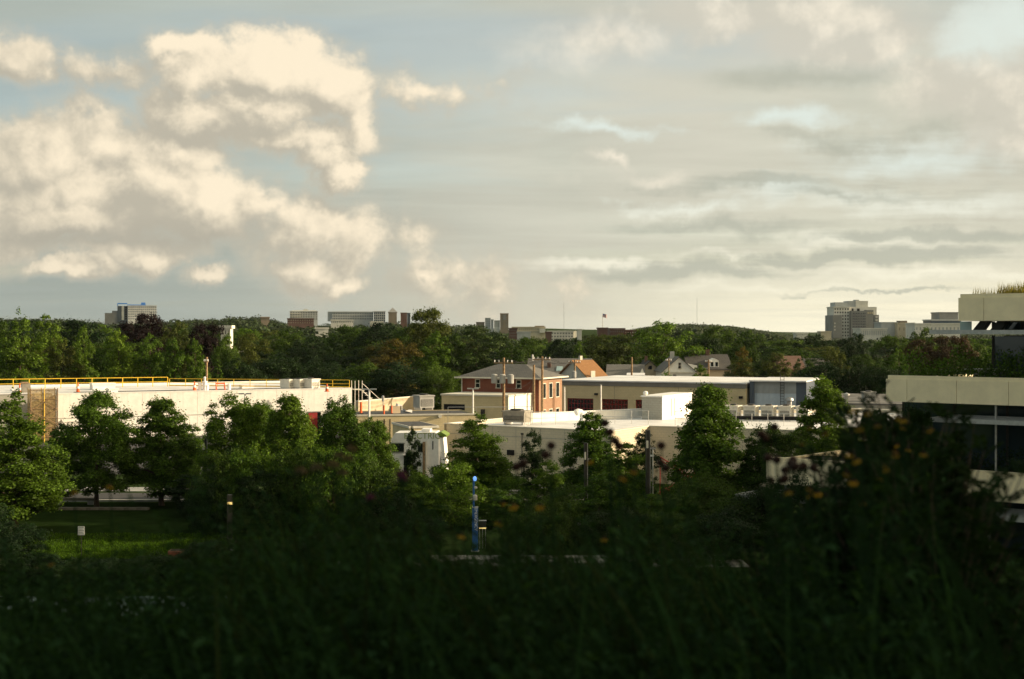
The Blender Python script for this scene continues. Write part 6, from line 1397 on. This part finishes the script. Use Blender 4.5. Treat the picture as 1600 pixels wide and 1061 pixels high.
for k, (px, py, y, lab) in enumerate([(1440, 612, 7.6, 'tallest feathery shrub with tips against the cream parapet'), (1362, 665, 7.2, 'feathery shrub left of the tallest one, below the second parapet'), (1395, 640, 8.0, 'feathery shrub tucked close behind the tallest one'), (1490, 655, 7.8, 'feathery shrub below the column of the dark storey'), (1335, 715, 7.0, 'feathery shrub in front of the lowest cream parapet'), (1515, 800, 7.4, 'feathery shrub at the right beside the lowest parapet end'), (1262, 815, 7.8, 'feathery shrub over the lowest canopy'),
                                      (1420, 700, 6.2, 'dark feathery shrub among the yellow flowers'), (1470, 735, 6.0, 'dark feathery shrub right of the yellow flowers'), (1350, 760, 6.0, 'dark feathery shrub below the yellow flowers'), (1200, 830, 7.2, 'low feathery shrub left of the lowest canopy'), (1590, 880, 6.6, 'low feathery shrub at the right edge'), (1385, 680, 7.0, 'feathery shrub in the thick of the right hand bush'), (1490, 700, 7.0, 'feathery shrub under the dark storey'), (1340, 740, 7.9, 'feathery shrub behind the lowest parapet flowers'), (1455, 660, 7.1, 'feathery shrub in front of the tallest one'), (1385, 640, 8.1, 'feathery shrub just left of the tallest one'), (1350, 690, 8.2, 'feathery shrub at the back of the right hand bush'), (1415, 640, 7.3, 'feathery shrub crowding the foot of the tallest one'), (1330, 760, 6.4, 'feathery shrub among the dark seed heads'), (1480, 720, 6.6, 'feathery shrub low under the dark storey'), (1540, 880, 5.8, 'feathery shrub low beside the right edge')]):
    st, fo, H0 = SHR[k % 3]; h = 1.8 - (py - HY) / F * y
    o = thing('feathery_shrub', lab, 'shrub', (X_at(px, y), y, ZSOIL), k * 1.7, 'feathery shrubs on the roof garden'); o.scale = (h / H0 * 1.1, h / H0 * 1.1, h / H0)
    link_mesh('stem', st, M['bark'], o); link_mesh('foliage', fo, L['willow'], o)

# flowers: stem with leaves, head of petals round a cone
def petal_head(r=.03, n=11, seed=0, droop=.25):
    rng = np.random.default_rng(seed); a = np.arange(n) * 6.283 / n + rng.normal(0, .1, n); out = np.stack([np.cos(a), np.sin(a), -droop + rng.normal(0, .1, n)], 1)
    return leaf_quads('petal', out * r * .62, np.stack([np.cos(a) * droop, np.sin(a) * droop, np.ones(n)], 1), np.full(n, r * 1.05), rng, .5, out)
PET = [petal_head(.0135, 11, 1, .45), petal_head(.016, 9, 2, .7)]
CONE = MB().lathe([(.004, -.006), (.013, 0), (.012, .008), (.005, .014)], n=8).mesh('cone'); CONE.transform(Matrix.Scale(.6, 4))
rf = random.Random(5)
def flower(px, py, y, kind, label, group):
    head = P(px, py, y); ln = rf.uniform(.02, .18); base = Vector((head.x + ln, y + rf.uniform(-.05, .05), ZSOIL)); hd = head - base
    o = thing({'yellow': 'yellow_flower', 'seed': 'seed_head_stalk', 'purple': 'thistle', 'fluff': 'fluffy_seed_stalk'}[kind], label, {'yellow': 'flower', 'seed': 'dry flower', 'purple': 'thistle', 'fluff': 'dry flower'}[kind], base, 0, group)
    pts = [hd * t + Vector((0, 0, .04 * math.sin(3.14 * t))) for t in (0, .35, .7, 1)]; MB().tube(pts, [.006, .005, .004, .003], 5).obj('stem', L['meadow'], o)
    rng = np.random.default_rng(rf.randrange(9999)); n = 9; t = rng.uniform(.1, .85, n); a = rng.uniform(0, 6.28, n); out = np.stack([np.cos(a), np.sin(a), np.full(n, .5)], 1)
    link_mesh('leaf', leaf_quads('leaf', np.array([tuple(hd * q) for q in t]) + out * .04, np.stack([-np.cos(a) * .4, -np.sin(a) * .4, np.ones(n)], 1), np.full(n, .09), rng, .3, out), L['meadow'], o)['kind'] = 'stuff'
    tilt = (rf.uniform(-.25, .55), rf.uniform(-.5, .5), 0)
    if kind == 'yellow': link_mesh('petal', PET[rf.randrange(2)], L['petal'], o, hd, tilt); link_mesh('cone', CONE, L['seed'], o, hd, tilt)
    elif kind == 'seed': MB().lathe([(.004, -.012), (.016, -.006), (.020, .004), (.015, .016), (.004, .022)], n=9).obj('seed_head', L['seed'], o, loc=hd)
    else:
        c = unit(rng.normal(size=(60, 3))); c[:, 2] = np.abs(c[:, 2]); s_ = .024 if kind == 'purple' else .03
        link_mesh('floret', leaf_quads('floret', c * s_ * .7, rng.normal(size=(60, 3)), np.full(60, s_ * .8), rng, .25, c), L['purple' if kind == 'purple' else 'fluff'], o, hd)
        if kind == 'purple': MB().lathe([(.004, -.022), (.014, -.014), (.016, 0), (.010, .006)], n=8).obj('bract', L['meadow'], o, loc=hd)
c1 = [(418, 335), (495, 360), (385, 420), (665, 335), (750, 325), (870, 300), (880, 340), (1000, 350), (845, 420), (840, 460), (900, 440), (650, 500), (800, 525), (600, 565), (640, 600), (420, 640), (460, 655), (680, 700), (310, 650), (760, 580), (970, 460), (630, 250), (700, 270), (610, 460), (855, 290), (410, 660), (835, 475), (670, 500), (630, 605), (790, 540)]
for k, (a, b) in enumerate(c1): flower(1130 + a / 3.121 + rf.uniform(-2, 2), 560 + b / 3.121 + rf.uniform(-2, 2), rf.uniform(4.6, 6.6), 'yellow', 'blurred yellow flower in the bush at the right', 'yellow flowers in the right bush')
for px, py, lab in ((921, 720, 'yellow flower beside the dark column lamp'), (974, 746, 'orange-yellow flower left of the tallest column lamp'), (801, 790, 'orange-yellow flower right of the blue call tower'), (786, 786, 'pale yellow flower close to the blue call tower'), (990, 736, 'faint yellow flower before the sunlit bush'), (115, 768, 'yellow flower over the road at the left'), (172, 759, 'yellow flower in front of the slim maple trunk'), (780, 816, 'small yellow flower below the two orange-yellow ones'), (722, 836, 'dull yellow flower left of the blue call tower'), (944, 841, 'yellow flower over the pale path'), (844, 790, 'dull yellow flower in the middle of the meadow'), (79, 882, 'faint yellow flower below the lit lawn')): flower(px, py, rf.uniform(4.8, 6.2), 'yellow', lab, 'yellow flowers in the meadow')
for px, py in ((861, 698), (852, 713), (817, 726), (807, 731), (953, 677), (945, 663), (961, 691), (1033, 698), (1032, 725), (1040, 733), (967, 699)): flower(px, py, rf.uniform(4.8, 6.4), 'seed', 'dark blurred seed head against the workshop wall', 'dark seed heads before the workshop')
for a, b in ((185, 375), (230, 600), (220, 490), (300, 550), (300, 590), (330, 520), (250, 340), (285, 600), (350, 535), (260, 500), (390, 530), (340, 500), (205, 395), (440, 540)): flower(1130 + a / 3.121, 560 + b / 3.121, rf.uniform(4.8, 6.4), 'seed', 'dark blurred seed head in front of the lowest cream parapet', 'dark seed heads before the parapet')
flower(629, 750, 5.0, 'purple', 'larger purple thistle in front of the park trees', None); flower(579, 781, 5.4, 'purple', 'smaller purple thistle left of the larger one', None); flower(627, 743, 5.1, 'purple', 'purple thistle just above the larger one', None)
for px, py in ((530, 715), (545, 720), (535, 742), (495, 735), (520, 730), (550, 705), (470, 740)): flower(px, py, rf.uniform(5, 6.5), 'fluff', 'pale fluffy seed stalk over the left trees', 'pale fluffy seed stalks')
